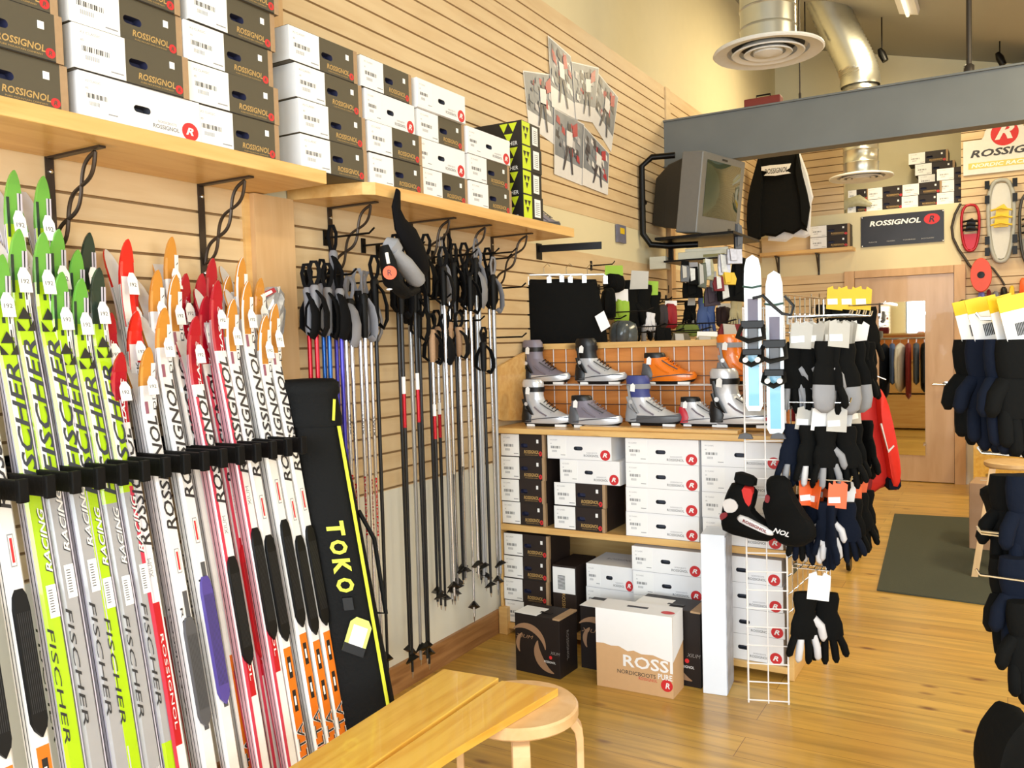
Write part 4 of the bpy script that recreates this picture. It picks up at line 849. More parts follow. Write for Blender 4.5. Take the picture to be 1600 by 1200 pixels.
# crumpled clear bag over one ski tip, and a grey shoe at the end of the shelf
t = thing('plastic_bag', 'crumpled clear plastic bag with red label over a ski tip by the post', 'bag', onx(424, 500, .09)); o = t.location; CF = mat('crinkled_film', (196, 196, 198), .12, .35, var=.5, scale=45)
rnd = random.Random(5); rg = []
for j, (py, r) in enumerate(((450, .03), (458, .045), (470, .05), (485, .047), (500, .045), (515, .042), (530, .03))):
    c = onx(426, py, .10) - o; rg.append([(c.x + r * .7 * math.cos(2 * PI * k / 14) * rnd.uniform(.75, 1.2), c.y + r * math.sin(2 * PI * k / 14) * rnd.uniform(.8, 1.2), c.z + rnd.uniform(-.006, .006)) for k in range(14)])
mb = MB(); mb.rings(rg[::-1], CF); mb.build('film', t)
mb = MB(); a, b = onx(400, 462, .14) - o, onx(428, 449, .14) - o; c, d = onx(432, 456, .14) - o, onx(405, 470, .14) - o; mb.add([a, b, c, d], [(3, 2, 1, 0)], mat('red_bag_label', (176, 50, 60), .4)); e = Vector((.0015, 0, 0)); m0 = (a * 3 + c) / 4 + e; mb.add([a * .8 + c * .2 + e, b * .8 + d * .2 + e, c * .8 + a * .2 + e, d * .8 + b * .2 + e], [(3, 2, 1, 0)], PAPER); mb.build('bag_label', t)
# ================================================================== SOFT GOODS LAID OUT ON REAL PLANES
YAW = math.atan2(0.5015, 0.8652)
def plane_pt(px, py, pl):
    k, v = pl
    if k == 'y': return ony(px, py, v)
    if k == 'x': return onx(px, py, v)
    f = Vector((-.5015, .8652, 0)); d = ray(px, py); return CAM + d * (v / d.dot(f))
PROT = {'y': 0.0, 'x': PI / 2, 'd': YAW}
def smooth_outline(pts, n=2):
    for _ in range(n):
        out = []
        for i, p in enumerate(pts):
            q = pts[(i + 1) % len(pts)]; out += [(p[0] * .78 + q[0] * .22, p[1] * .78 + q[1] * .22), (p[0] * .22 + q[0] * .78, p[1] * .22 + q[1] * .78)]
        pts = out
    return pts
def goods(name, label, cat, org, pl, parts, group=None):
    """parts: (part name, outline in px, material, thickness, y offset, soft)"""
    o = plane_pt(org[0], org[1], pl); t = thing(name, label, cat, o, (0, 0, PROT[pl[0]]), group); ax = Vector((math.cos(PROT[pl[0]]), math.sin(PROT[pl[0]]), 0))
    for pn, pts, m, th, yo, soft in parts:
        q = [(lambda w_: ((w_ - o).dot(ax), w_.z - o.z))(plane_pt(a, b, pl)) for a, b in pts]
        mb = MB()
        if soft == 2: mb.pillow(q, th, m, T(0, yo, 0), inset=.93); mb.build(pn, t)
        elif soft: mb.pillow(smooth_outline(q, 1), th, m, T(0, yo, 0), inset=.86); mb.build(pn, t, smooth=75)
        else: mb.prism(q, th, m, T(0, yo - th / 2, 0)); mb.build(pn, t)
    return t
CLB = mat('black_cloth', (9, 10, 10), .85, bump=.4, scale=50, spec=.15); CLN = mat('navy_cloth', (14, 21, 36), .9, bump=.4, scale=60, spec=.15); CLG = mat('grey_leather', (142, 144, 150), .7, bump=.3, scale=50); CLR = mat('red_cloth', (196, 34, 30), .65, bump=.3, scale=20); CLW = mat('white_cloth', (214, 214, 218), .7, bump=.3, scale=40)
CLLG = mat('lime_cloth', (150, 190, 60), .7, bump=.3, scale=40); CLBL = mat('blue_cloth', (66, 92, 150), .7, bump=.3, scale=40); CLT = mat('tan_cloth', (170, 160, 124), .7, bump=.3); CLDR = mat('dark_red_cloth', (120, 24, 34), .7, bump=.3); CRDG = mat('grey_header_card', (184, 182, 176), .5); CRDY = mat('yellow_header_card', (228, 190, 34), .45); CRDO = mat('orange_header_card', (232, 96, 34), .45); PLAST = mat('clear_plastic', (210, 214, 216), .15, var=.3, scale=40, spec=.8); OLIVE = mat('olive_pack', (104, 124, 52), .7)

# ------------------------------------------------------------------ ski boots
SIL = mat('silver_leather', (214, 216, 222), .27, .4, var=.1, scale=24); SILD = mat('grey_mauve_mesh', (132, 126, 140), .5, .2); BORG = mat('orange_boot_shell', (236, 122, 24), .28, coat=.5); BBLU = mat('blue_boot_cuff', (58, 66, 130), .5); BRD = mat('red_boot_trim', (190, 40, 56), .4); GRD = mat('dark_grey_shell', (84, 86, 92), .4); BLK = mat('boot_black', (13, 13, 16), .4)
def bring(z, xb, xf, hw, n=22):
    out = []
    for k in range(n):
        a = 2 * PI * k / n; c, s = math.cos(a), math.sin(a); x = (xb + xf) / 2 + (xf - xb) / 2 * (abs(c) ** .8) * (1 if c >= 0 else -1); w_ = hw * (1 if c < .2 else 1 - .38 * ((c - .2) / .8) ** 2)
        out.append((x, w_ * abs(s) ** .8 * (1 if s >= 0 else -1), z + .012 * max(0, c) ** 3 * (1 if z < .06 else 0)))
    return out
def boot(lab, px, py, yp, high, upper, lower, cuff, cup, strap, scale=1.0, txt='ROSSIGNOL', lift=0.0, toe_trim=None, z=None):
    p = ony(px, py, yp); zz = z if z is not None else p.z
    t = thing('ski_boot', lab, 'boot', (p.x, yp, zz), (0, 0, random.uniform(-.04, .04)), 'display ski boots'); t.scale = (scale,) * 3
    mb = MB(); mb.rings([bring(.001, .01, .262, .032), bring(.012, .0, .272, .037), bring(.018, .0, .274, .039)], BLK); mb.build('sole', t, smooth=50)
    for a, b in ((.03, .075), (.19, .25)): mb = MB(); mb.box(a, b, -.034, -.02, -.0, .012, PAPER); mb.build('sole_bar', t)
    L_ = [(.016, -.002, .276, .040), (.034, -.006, .28, .044), (.05, -.005, .268, .0435), (.062, -.003, .238, .041), (.078, 0, .2, .038), (.096, .003, .162, .036), (.116, .005, .134, .034), (.136, .007, .118, .033)]
    U_ = [(.136, .006, .118, .0335), (.155, .006, .112, .034), (.18, .003, .112, .037), (.205, -.002, .115, .0385), (.225, -.004, .112, .0385), (.24, .006, .1, .035)] if high else [(.132, .006, .119, .034), (.148, .006, .116, .035), (.158, .008, .108, .032)]
    mb = MB(); mb.rings([bring(*r_) for r_ in L_[:3]], lower, caps=False); mb.rings([bring(*r_) for r_ in L_[2:]], upper, caps=False)
    if txt: mb.text(txt, (.125, -.0425, .062), .012, BLK, T(0, 0, 0) @ RX(-.12), width=.1, bold=.03, shear=.2)
    if toe_trim: mb.rings([bring(.03, .2, .2815, .0445 * .8), bring(.044, .2, .277, .0445 * .8)], toe_trim)
    mb.tube([(.03, -.0455, .028), (.1, -.0475, .04), (.17, -.0455, .046), (.225, -.037, .05), (.262, -.016, .046)], .0025, GRD, 5); mb.tube([(.11, -.036, .12), (.15, -.037, .095), (.19, -.036, .075)], .003, GRD, 5); mb.tube([(.08, -.043, .1), (.11, -.0445, .075), (.15, -.045, .055)], .004, upper if upper is not SIL else SILD, 5)
    mb.build('upper', t, smooth=70)
    mb = MB(); mb.rings([bring(*r_) for r_ in U_], cuff, caps=False); mb.rings([bring(U_[-1][0], U_[-1][1], U_[-1][2], U_[-1][3]), bring(U_[-1][0] - .03, U_[-1][1] + .012, U_[-1][2] - .012, U_[-1][3] - .01)], BLK, caps=False); mb.build('cuff', t, smooth=70)
    mb = MB(); mb.rings([bring(.02, -.009, .075, .0445), bring(.05, -.009, .085, .0455), bring(.08, -.004, .07, .040), bring(.105, 0, .045, .036)], cup); mb.build('heel_counter', t, smooth=60)
    mb = MB()
    for k in range(5): s = k / 4; x = .185 - .06 * s; z_ = .083 + .045 * s; mb.tube([(x, -.022, z_ - .005), (x + .006, 0, z_ + .005), (x, .022, z_ - .005)], .0025, strap, 5)
    mb.build('laces', t)
    if high:
        mb = MB(); mb.rings([bring(.176, -.002, .117, .0395), bring(.2, -.004, .12, .041)], strap, caps=False); mb.build('ankle_strap', t, smooth=60)
        mb = MB(); mb.tube([(.02, -.041, .19), (.03, -.044, .13), (.07, -.045, .06), (.03, -.046, .09), (.015, -.043, .14)], .007, strap, 6, flat=.4); mb.build('side_brace', t, smooth=True)
        mb = MB(); mb.disc((.035, -.047, .115), .01, SIL); mb.build('pivot_rivet', t)
    mb = MB(); mb.prism([(-.012, 0), (.012, 0), (.012, .03), (0, .04), (-.012, .03)], .001, PAPER, T(.045, -.048, .165 if high else .1) @ RY(.1)); mb.build('price_tag', t)
    return t
Z1 = 1.0725; YA = UY0 + .12; YU = UY1 - .07; Z2 = 1.275
boot('silver and black high boot, leftmost on the worktop', 820, 660, YA, True, SIL, SIL, SIL, BLK, BLK, z=Z1)
boot('low grey mauve boot, second from left on the worktop', 893, 662, YA, False, SILD, SIL, BLK, GRD, SILD, z=Z1)
boot('dark grey boot with blue cuff on the worktop', 982, 660, YA, True, SIL, GRD, BBLU, CLG, CLG, z=Z1 + .017)
boot('low silver boot with red heel and toe on the worktop', 1063, 662, YA + .02, False, SIL, SIL, BLK, BRD, SIL, toe_trim=BRD, scale=.86, z=Z1 + .017)
boot('tall silver and red boot behind the narrow grid tower', 1112, 665, YA + .02, True, SIL, SIL, SIL, BLK, BLK, toe_trim=BRD, scale=1.12, z=Z1 + .017)
boot('silver boot with dark heel, leftmost on the wire shelf', 820, 588, YU, True, SILD, SIL, SILD, BLK, BLK, z=Z2)
boot('silver boot with black strapped cuff, second on the wire shelf', 902, 585, YU, True, SIL, SIL, BLK, BLK, BLK, z=Z2)
boot('low bright orange boot on the wire shelf', 1006, 590, YU, False, BORG, BORG, BLK, GRD, BORG, z=Z2)
boot('orange and white high boot on the wire shelf behind the tower', 1122, 590, YU, True, BORG, BORG, BORG, CLG, CLG, z=Z2)
g_ = boot('grey low shoe alone at the right end of the shelf above the poles', 858, 350, 4.02, False, SILD, GRD, GRD, GRD, BLK, txt=None, scale=.8, z=2.0965); g_.rotation_euler = (0, 0, 1.1); g_.location = (.12, 3.94, 2.0965)
for i, (a, b) in enumerate(((812, 975), (1000, 1210))):
    xa, xb_ = ony(a, 590, YU).x, ony(b, 590, YU).x; t = thing('wire_shelf', 'wire shelf carrying the %s upper row boots on the display panel' % ('left' if i == 0 else 'right'), 'wire shelf', (xa, YU, Z2 - .004))
    mb = MB()
    for dy in (-.035, 0, .035, .05): mb.tube([(0, dy, 0), (xb_ - xa, dy, 0)], .0025, WHITEW, 6)
    for k in range(6): mb.tube([((xb_ - xa) * k / 5, -.036, 0), ((xb_ - xa) * k / 5, .052, 0)], .0025, WHITEW, 6)
    mb.build('wires', t)

# ------------------------------------------------------------------ grid tower in front of the unit
t = thing('gridwall_tower', 'tall chrome wire grid tower standing at the right end of the shelving unit', 'wire grid', (1.379, 3.45, 0)); dx, dy = .150, .048; Ld = math.hypot(dx, dy)
RT = RZ(math.atan2(dy, dx))
for k in range(3):
    mb = MB(); mb.tube([(Ld * k / 2, 0, .0), (Ld * k / 2, 0, 1.62)], .003 if k == 1 else .0038, WHITEW, 8, RT); mb.build('upright', t, smooth=True)
mb = MB(); z = .012
while z < 1.62: mb.tube([(-.004, -.003, z), (Ld + .004, -.003, z)], .003, WHITEW, 6, RT); z += .0762
mb.build('front_cross_wires', t)
R2 = T(dx, dy, 0) @ RZ(math.radians(86)); mb = MB()
for k in range(9): mb.tube([(.0 + k * .0762, 0, .36), (k * .0762, 0, 1.66)], .003, CHROME, 6, R2)
z = .37
while z < 1.67: mb.tube([(-.0, .003, z), (.62, .003, z)], .003, CHROME, 6, R2); z += .0762
mb.build('side_grid', t)
mb = MB(); mb.tube([(.61, 0, .0), (.61, 0, 1.66)], .005, CHROME, 8, R2); mb.build('rear_upright', t)
SIDE = (T(1.379, 3.45, 0) @ R2)
# arms standing out from the side grid
def arm_proto(L):
    t = thing('hanging_rail', 'x', 'hanging rail'); mb = MB()
    for s in (-.03, .03): mb.tube([(0, s, 0), (L, s, 0)], .0032, CHROME, 6)
    mb.tube([(L, -.03, 0), (L + .006, -.03, .02)], .0032, CHROME, 6); mb.tube([(L, .03, 0), (L + .006, .03, .02)], .0032, CHROME, 6)
    for k in range(5): mb.tube([(L * (.2 + .19 * k), -.034, 0), (L * (.2 + .19 * k), .034, 0)], .0026, CHROME, 6)
    mb.build('arm_wires', t); mb = MB(); mb.box(-.004, .004, -.036, .036, -.03, .01, CHROME); mb.build('arm_bracket', t); return t
ARM = arm_proto(.23)
# ------------------------------------------------------------------ gloves
def glove_mesh(mb, M, back, palm, cuff, L=.23, mitt=False, seg=8):
    mb.tube([(0, 0, 0), (0, 0, -.02), (0, 0, -.06), (0, 0, -.075)], [.04, .043, .034, .037], cuff, 12, M, flat=.42, ref=(0, 1, 0))
    mb.tube([(0, 0, -.07), (0, 0, -.1), (0, 0, -.135), (0, 0, -.15)], [.037, .046, .047, .04], back, 12, M, flat=.36, ref=(0, 1, 0))
    if mitt: mb.tube([(0, 0, -.14), (0, 0, -.18), (0, 0, -.215), (0, 0, -.23)], [.045, .046, .036, .012], palm, 12, M, flat=.4, ref=(0, 1, 0))
    else:
        for k, (x, l) in enumerate(((-.033, .058), (-.0115, .078), (.0115, .084), (.033, .072))):
            a = x * 1.6; mb.tube([(x * .9, 0, -.135), (x + a * .2, -.004, -.15 - l * .4), (x + a * .3, -.002, -.15 - l * .85), (x + a * .32, .002, -.15 - l)], [.0115, .0125, .0115, .005], palm if k % 2 else back, seg, M)
    mb.tube([(.028, 0, -.085), (.052, -.006, -.11), (.062, -.008, -.145), (.062, -.006, -.158)], [.014, .0145, .0125, .005], palm, seg, M)
def glove_pair(lab, back, palm, card, cuff=None, mitt=False, ch=.07):
    t = thing('glove_pair', lab, 'gloves'); cuff = cuff or back
    mb = MB(); glove_mesh(mb, T(-.035, -.012, 0) @ RZ(.25) @ RY(.05), back, palm, cuff, mitt=mitt); mb.build('glove', t, smooth=70)
    mb = MB(); glove_mesh(mb, T(.03, .014, -.01) @ RZ(PI - .2) @ RY(.07), back, back if not mitt else palm, cuff, mitt=mitt); mb.build('glove', t, smooth=70)
    mb = MB(); mb.prism([(-.034, -.02), (.034, -.02), (.034, ch * .85), (.012, ch), (.008, ch - .012), (-.008, ch - .012), (-.012, ch), (-.034, ch * .85)], .002, card, T(0, -.03, 0) @ RX(-.1) @ RY(.12)); mb.prism([(-.03, .0), (.012, .0), (.012, .022), (-.03, .022)], .001, PAPER, T(0, -.0325, 0) @ RX(-.1)); mb.build('header_card', t)
    return t
GP_ = {'bg': glove_pair('x', CLB, CLG, CRDG), 'bw': glove_pair('x', CLB, CLW, PAPER), 'bb': glove_pair('x', CLB, CLB, CRDG), 'navy': glove_pair('x', CLN, CLG, CRDG), 'mitt': glove_pair('x', CLB, CLG, CRDG, mitt=True), 'or': glove_pair('x', CLB, CLN, CRDO, ch=.085), 'orw': glove_pair('x', CLN, CLW, CRDO, ch=.085), 'yel': glove_pair('x', CLB, CLB, CRDY), 'yeln': glove_pair('x', CLN, CLN, CRDY, mitt=True)}
GN = {'bg': 'black and grey', 'bw': 'black and white', 'bb': 'all black', 'navy': 'navy and grey', 'mitt': 'grey-palmed mitten', 'or': 'orange-carded black', 'orw': 'orange-carded navy and white', 'yel': 'yellow-carded black', 'yeln': 'yellow-carded navy mitten'}
rows = [(1.575, ['bg', 'bw', 'bg', 'mitt', 'mitt'], 'top row'), (1.235, ['navy', 'bg', 'bw', 'bg', 'bw'], 'middle row'), (.93, ['or', 'or', 'orw', 'orw', 'bw'], 'low row')]
gi = 0
for rz_, kinds, rn in rows:
    for j in range(4):
        B_ = SIDE @ Vector((.03 + j * .118, 0, rz_)); a = place(None, ARM, label='chrome arm holding gloves, %s arm from the front in the %s' % (NTH[j], rn), group='chrome arms on the grid tower', loc=(B_.x + .012, B_.y, rz_), rot=(0, 0, 0))
        for k in range(3):
            kd = kinds[(j + k + (1 if k else 0)) % 5]; gi += 1; sc = 1.05 + .12 * (rz_ > 1.5) + random.uniform(-.05, .05)
            dep = ('nearest the grid', 'in the middle', 'at the tip')[k]
            place(None, GP_[kd], label='%s gloves %s of the %s %s arm' % (GN[kd], dep, NTH[j], rn), group='gloves on the grid tower', loc=(B_.x + .06 + k * .062, B_.y, rz_ - .085 * sc - .0), rot=(random.uniform(-.05, .05), random.uniform(-.08, .08), random.uniform(-.8, 1.3)), scale=(sc, sc, sc))
B_ = SIDE @ Vector((.06, 0, .56)); place(None, ARM, label='lowest short arm of the grid tower holding one pair of gloves', group='chrome arms on the grid tower', loc=(B_.x + .012, B_.y, .56), rot=(0, 0, 0), scale=(.6, 1, 1))
place(None, GP_['bw'], label='black and white gloves hanging alone lowest on the grid tower', group='gloves on the grid tower', loc=(B_.x + .1, B_.y - .02, .56 - .09), rot=(0, 0, .4), scale=(1.25, 1.25, 1.25))
# back arms with yellow cards beyond
for j in range(3):
    p = plane_pt(1300 + j * 22, 468, ('d', 4.9)); place(None, GP_['yel'], label='black gloves on yellow card beyond the grid tower, %s from the left' % NTH[j], group='yellow carded gloves behind the tower', loc=(p.x, p.y, p.z - .03), rot=(0, 0, .5), scale=(1.35, 1.35, 1.5))
t = thing('gridwall_tower', 'second chrome grid rising behind the gloves with yellow-carded goods', 'wire grid', (plane_pt(1268, 460, ('d', 5.0)).x, plane_pt(1268, 460, ('d', 5.0)).y - .05, 0)); mb = MB()
for k in range(3): mb.tube([(.0 + .04 * k, .05 + .02 * k, 0), (.04 * k, .05 + .02 * k, 1.74)], .0045, CHROME, 6)
for k in range(22): mb.tube([(0, .05, .06 + k * .0762), (.08, .09, .06 + k * .0762)], .003, CHROME, 6)
mb.build('grid_wires', t)
for z_ in (1.66,):
    mb = MB(); mb.tube([(.05, .06, z_), (.40, -.05, z_), (.41, -.05, z_ + .015)], .004, CHROME, 6); mb.build('hook_bar', t)
goods('jacket', 'red jacket with dark navy hem hanging behind the gloves', 'jacket', (1345, 585), ('d', 5.0), [
    ('body', [(1345, 588), (1366, 592), (1378, 640), (1392, 700), (1398, 735), (1396, 762), (1380, 760), (1362, 772), (1338, 768), (1330, 740), (1330, 640)], CLR, .09, 0, 1),
    ('sleeve', [(1362, 600), (1374, 612), (1388, 670), (1399, 735), (1396, 764), (1384, 762), (1374, 700), (1364, 650)], mat('bright_red_cloth', (214, 38, 26), .6, bump=.3), .08, -.06, 1),
    ('hem', [(1378, 742), (1398, 738), (1400, 762), (1378, 764)], CLN, .07, -.05, 1),
    ('front_panel', [(1335, 690), (1350, 700), (1356, 766), (1338, 768)], CLDR, .04, -.07, 1),
    ('white_piping', [(1364, 660), (1366, 659), (1376, 700), (1384, 692), (1385, 694), (1376, 704)], CLW, .012, -.1, 0)], None)
t = thing('clothes_hanger', 'wire hanger holding the red jacket on the second chrome grid', 'hanger', plane_pt(1352, 586, ('d', 5.0)), (0, 0, YAW)); mb = MB(); mb.tube([(-.12, 0, -.03), (0, 0, .02), (.12, 0, -.03)], .004, CHROME, 6); mb.tube([(0, 0, .02), (0, 0, .06), (.02, 0, .075), (.03, 0, .06)], .003, CHROME, 6); mb.build('wire', t)
goods('fleece_hat', 'black furry item hanging behind the gloves under yellow cards', 'clothing', (1345, 480), ('d', 5.05), [('body', [(1300, 485), (1355, 482), (1358, 520), (1364, 552), (1350, 570), (1310, 560)], CLB, .12, 0, 1)])
# overboots
PO = ('y', 3.40)
t = goods('overboot', 'black, red and silver overboot with printed band hanging on the narrow grid', 'overboot', (1150, 738), PO, [
    ('cuff', [(1150, 734), (1184, 746), (1182, 762), (1146, 752)], CLB, .05, 0, 1),
    ('body', [(1146, 750), (1184, 760), (1180, 785), (1176, 796), (1192, 812), (1214, 828), (1212, 840), (1196, 848), (1130, 832), (1126, 815), (1128, 795), (1134, 772)], CLB, .07, 0, 1),
    ('red_panel', [(1160, 756), (1183, 761), (1176, 794), (1166, 782)], CLR, .06, -.008, 1),
    ('silver_panel', [(1130, 782), (1142, 774), (1154, 778), (1160, 790), (1152, 800), (1136, 800)], SIL, .06, -.01, 1),
    ('printed_band', [(1154, 806), (1162, 800), (1212, 826), (1214, 834), (1206, 834), (1158, 812)], CLW, .03, -.036, 1),
    ('red_badge', [(1128, 800), (1140, 796), (1142, 804), (1130, 812)], CLDR, .05, -.02, 1)], 'overboots on the grid')
mb = MB(); o = t.location; a = plane_pt(1160, 806, PO) - o; b_ = plane_pt(1210, 830, PO) - o; ang = math.atan2(b_.z - a.z, b_.x - a.x); mb.text('ROSSIGNOL', (0, 0, 0), .012, CLDR, T((a.x + b_.x) / 2, -.056, (a.z + b_.z) / 2) @ RY(-ang), width=.1, bold=.03); mb.build('lettering', t)
t = goods('overboot', 'black overboot with white letters hanging at the corner of the grid', 'overboot', (1208, 745), PO, [
    ('body', [(1196, 752), (1206, 742), (1232, 744), (1240, 770), (1258, 800), (1275, 822), (1276, 842), (1252, 856), (1222, 852), (1204, 836), (1196, 812), (1190, 790), (1200, 772)], CLB, .08, .0, 1),
    ('red_badge', [(1200, 768), (1208, 772), (1206, 784), (1198, 782)], CLDR, .05, -.022, 1)], 'overboots on the grid')
o = t.location; mb = MB(); a = plane_pt(1212, 824, PO) - o; b_ = plane_pt(1238, 832, PO) - o; mb.text('NOL', (0, 0, 0), .02, CLW, T((a.x + b_.x) / 2, -.047, (a.z + b_.z) / 2) @ RY(.25), width=.062, bold=.03, shear=.3); mb.build('lettering', t)

# ------------------------------------------------------------------ short blue skis on the grid tower
def short_ski(lab, x, ztop, zbot, y):
    t = thing('short_ski', lab, 'short ski', (x, y, zbot), (0, 0, .12), 'short pale blue skis'); L = ztop - zbot; w = .033
    PB = mat('pale_blue_topsheet', (228, 240, 246), .25, coat=.4); SB = mat('sky_blue_inset', (120, 190, 226), .3, coat=.4)
    pts = [(-w, .02), (-w * .7, 0), (w * .7, 0), (w, .02), (w, L - .1), (w * .94, L - .05), (w * .7, L - .015), (0, L), (-w * .7, L - .015), (-w * .94, L - .05), (-w, L - .1)]
    mb = MB(); mb.prism(pts, .012, PB); mb.prism([(-w * .62, .02), (w * .62, .02), (w * .62, L * .38), (-w * .62, L * .38)], .001, SB, T(0, -.0008, 0)); mb.prism([(-w * .6, L * .55), (w * .6, L * .55), (w * .6, L * .72), (-w * .6, L * .72)], .001, mat('mauve_grey_panel', (96, 88, 108), .4), T(0, -.001, 0))
    for k in range(6): mb.box(-.003 + .004 * k, .004 + .004 * k, -.0015, -.0008, L * .36 - k * .009, L * .362 - k * .009, DARKINK)
    mb.build('ski_body', t, bevel=.002)
    mb = MB(); mb.box(-w - .01, w + .01, -.03, -.001, L * .53, L * .58, BLACK); mb.box(-w - .004, w + .004, -.045, -.001, L * .36, L * .40, BLACK); mb.box(-w * .6, w * .6, -.02, -.001, L * .38, L * .55, GRD); mb.build('binding_plate', t, bevel=.003)
    mb = MB(); mb.tube([(-w - .006, -.02, L * .55), (-w - .02, -.05, L * .48), (-.01, -.07, L * .45), (w + .015, -.05, L * .47), (w + .006, -.02, L * .55)], .011, BLACK, 6, flat=.5); mb.tube([(-w, -.02, L * .38), (-w - .006, -.05, L * .33), (0, -.065, L * .3), (w + .006, -.05, L * .33), (w, -.02, L * .38)], .012, BLACK, 6, flat=.6); mb.build('binding_strap', t, smooth=60)
    for s in (-1, 1): mb = MB(); mb.lathe([(0, .012), (.01, .01), (.012, 0)], PAPER, 10, T(s * w * .7, -.055, L * .33) @ RX(PI / 2)); mb.build('buckle', t)
    mb = MB(); mb.tube([(-w - .002, -.006, L * .80), (0, -.014, L * .79), (w + .002, -.006, L * .80)], .008, mat('dark_green_strap', (30, 70, 60), .6), 6, flat=.5); mb.build('tie_strap', t)
    return t
a = ony(1175, 398, 3.40); b_ = ony(1176, 642, 3.40); short_ski('left one of two short pale blue skis, higher on the grid tower', a.x, a.z, b_.z, 3.40)
a = ony(1209, 423, 3.43); b_ = ony(1210, 678, 3.43); short_ski('right one of two short pale blue skis, lower on the grid tower', a.x, a.z, b_.z, 3.43)
t = thing('leash_strap', 'black leash looping between the two short pale blue skis', 'strap', ony(1190, 470, 3.37)); o = t.location; mb = MB(); mb.tube([ony(a, b, 3.36) - o for a, b in ((1176, 466), (1192, 462), (1208, 478), (1222, 490), (1236, 492), (1240, 478), (1226, 462))], .006, BLACK, 6); mb.build('webbing', t, smooth=True)
for i, (px, lab) in enumerate(((1165, 'small dark clip on the left edge of the grid tower'), (1216, 'small dark clip on the right edge of the grid tower'))):
    p = ony(px, 684, 3.42); t = thing('grid_clip', lab, 'clip', p); mb = MB(); mb.prism([(-.03, -.004), (.03, -.004), (.022, .014), (0, .02), (-.022, .014)], .02, GRD, T(0, -.01, 0)); mb.build('clip_body', t, bevel=.002)

# ------------------------------------------------------------------ tights, hats and gloves on the left wall behind the unit
DT = ('d', 4.78)
t = goods('tights', 'wide black tights hanging on clear clip hangers behind the boots', 'tights', (875, 437), DT, [
    ('fabric', [(819, 436), (820, 436), (850, 437), (875, 435), (905, 437), (930, 436), (932, 437), (938, 465), (944, 495), (948, 520), (951, 546), (950, 548), (900, 546), (860, 548), (826, 546), (825, 545), (822, 500), (820, 460)], CLB, .05, 0, 1),
    ('price_tag', [(928, 495), (942, 486), (952, 510), (938, 519)], PAPER, .002, -.05, 0)])
for i, px in enumerate((850, 885, 918)):
    o = plane_pt(px, 432, DT); t = thing('clip_hanger', 'clear plastic clip hanger above the black tights, %s from the left' % NTH[i], 'hanger', o, (0, 0, YAW), 'clear clip hangers'); mb = MB(); mb.tube([(-.11, 0, -.01), (-.09, 0, .01), (.09, 0, .01), (.11, 0, -.01)], .005, PLAST, 6); mb.build('bar', t); mb = MB(); mb.tube([(0, 0, .01), (0, 0, .05), (.02, 0, .07), (.035, 0, .055)], .0025, CHROME, 6); mb.build('hook', t)
    mb = MB(); mb.box(-.11, -.085, -.02, .02, -.045, .0, PLAST); mb.build('clip', t); mb = MB(); mb.box(.085, .11, -.02, .02, -.045, .0, PLAST); mb.build('clip', t)
p = onx(828, 402, .0); q = onx(905, 398, .0)
t = thing('hang_rail', 'short black hanging rail on the slatwall above the tights', 'hang rail', (0.0, 4.30, 2.03)); mb = MB(); mb.box(.001, .006, -.03, .03, -.06, .03, BLACKM); mb.build('back_plate', t); mb = MB(); mb.box(.006, .36, -.004, .004, -.02, .02, BLACKM, RZ(.25)); mb.build('arm', t)
def glove_item(lab, x0, x1, y0, y1, d, m, card, grp):
    o = plane_pt((x0 + x1) / 2, y0, ('d', d)); b = plane_pt((x0 + x1) / 2, y1, ('d', d)); h = (o.z - b.z) / .24; t = thing('glove_pair', lab, 'gloves', o, (0, 0, YAW), grp); t.scale = (h * .85, h * .85, h)
    for k, sx in enumerate((-.03, .03)):
        mb = MB(); glove_mesh(mb, T(sx, k * .03 - .015, -.01 * k) @ RZ(PI * k + .3) @ RY(.1 - .2 * k), m, CLG if k else m, m); mb.build('glove', t, smooth=70)
    if card: mb = MB(); mb.prism([(-.04, -.03), (.04, -.03), (.045, .035), (-.03, .04)], .003, card, T(0, -.035, 0)); mb.build('header_card', t)
    return t
HKN = [0]
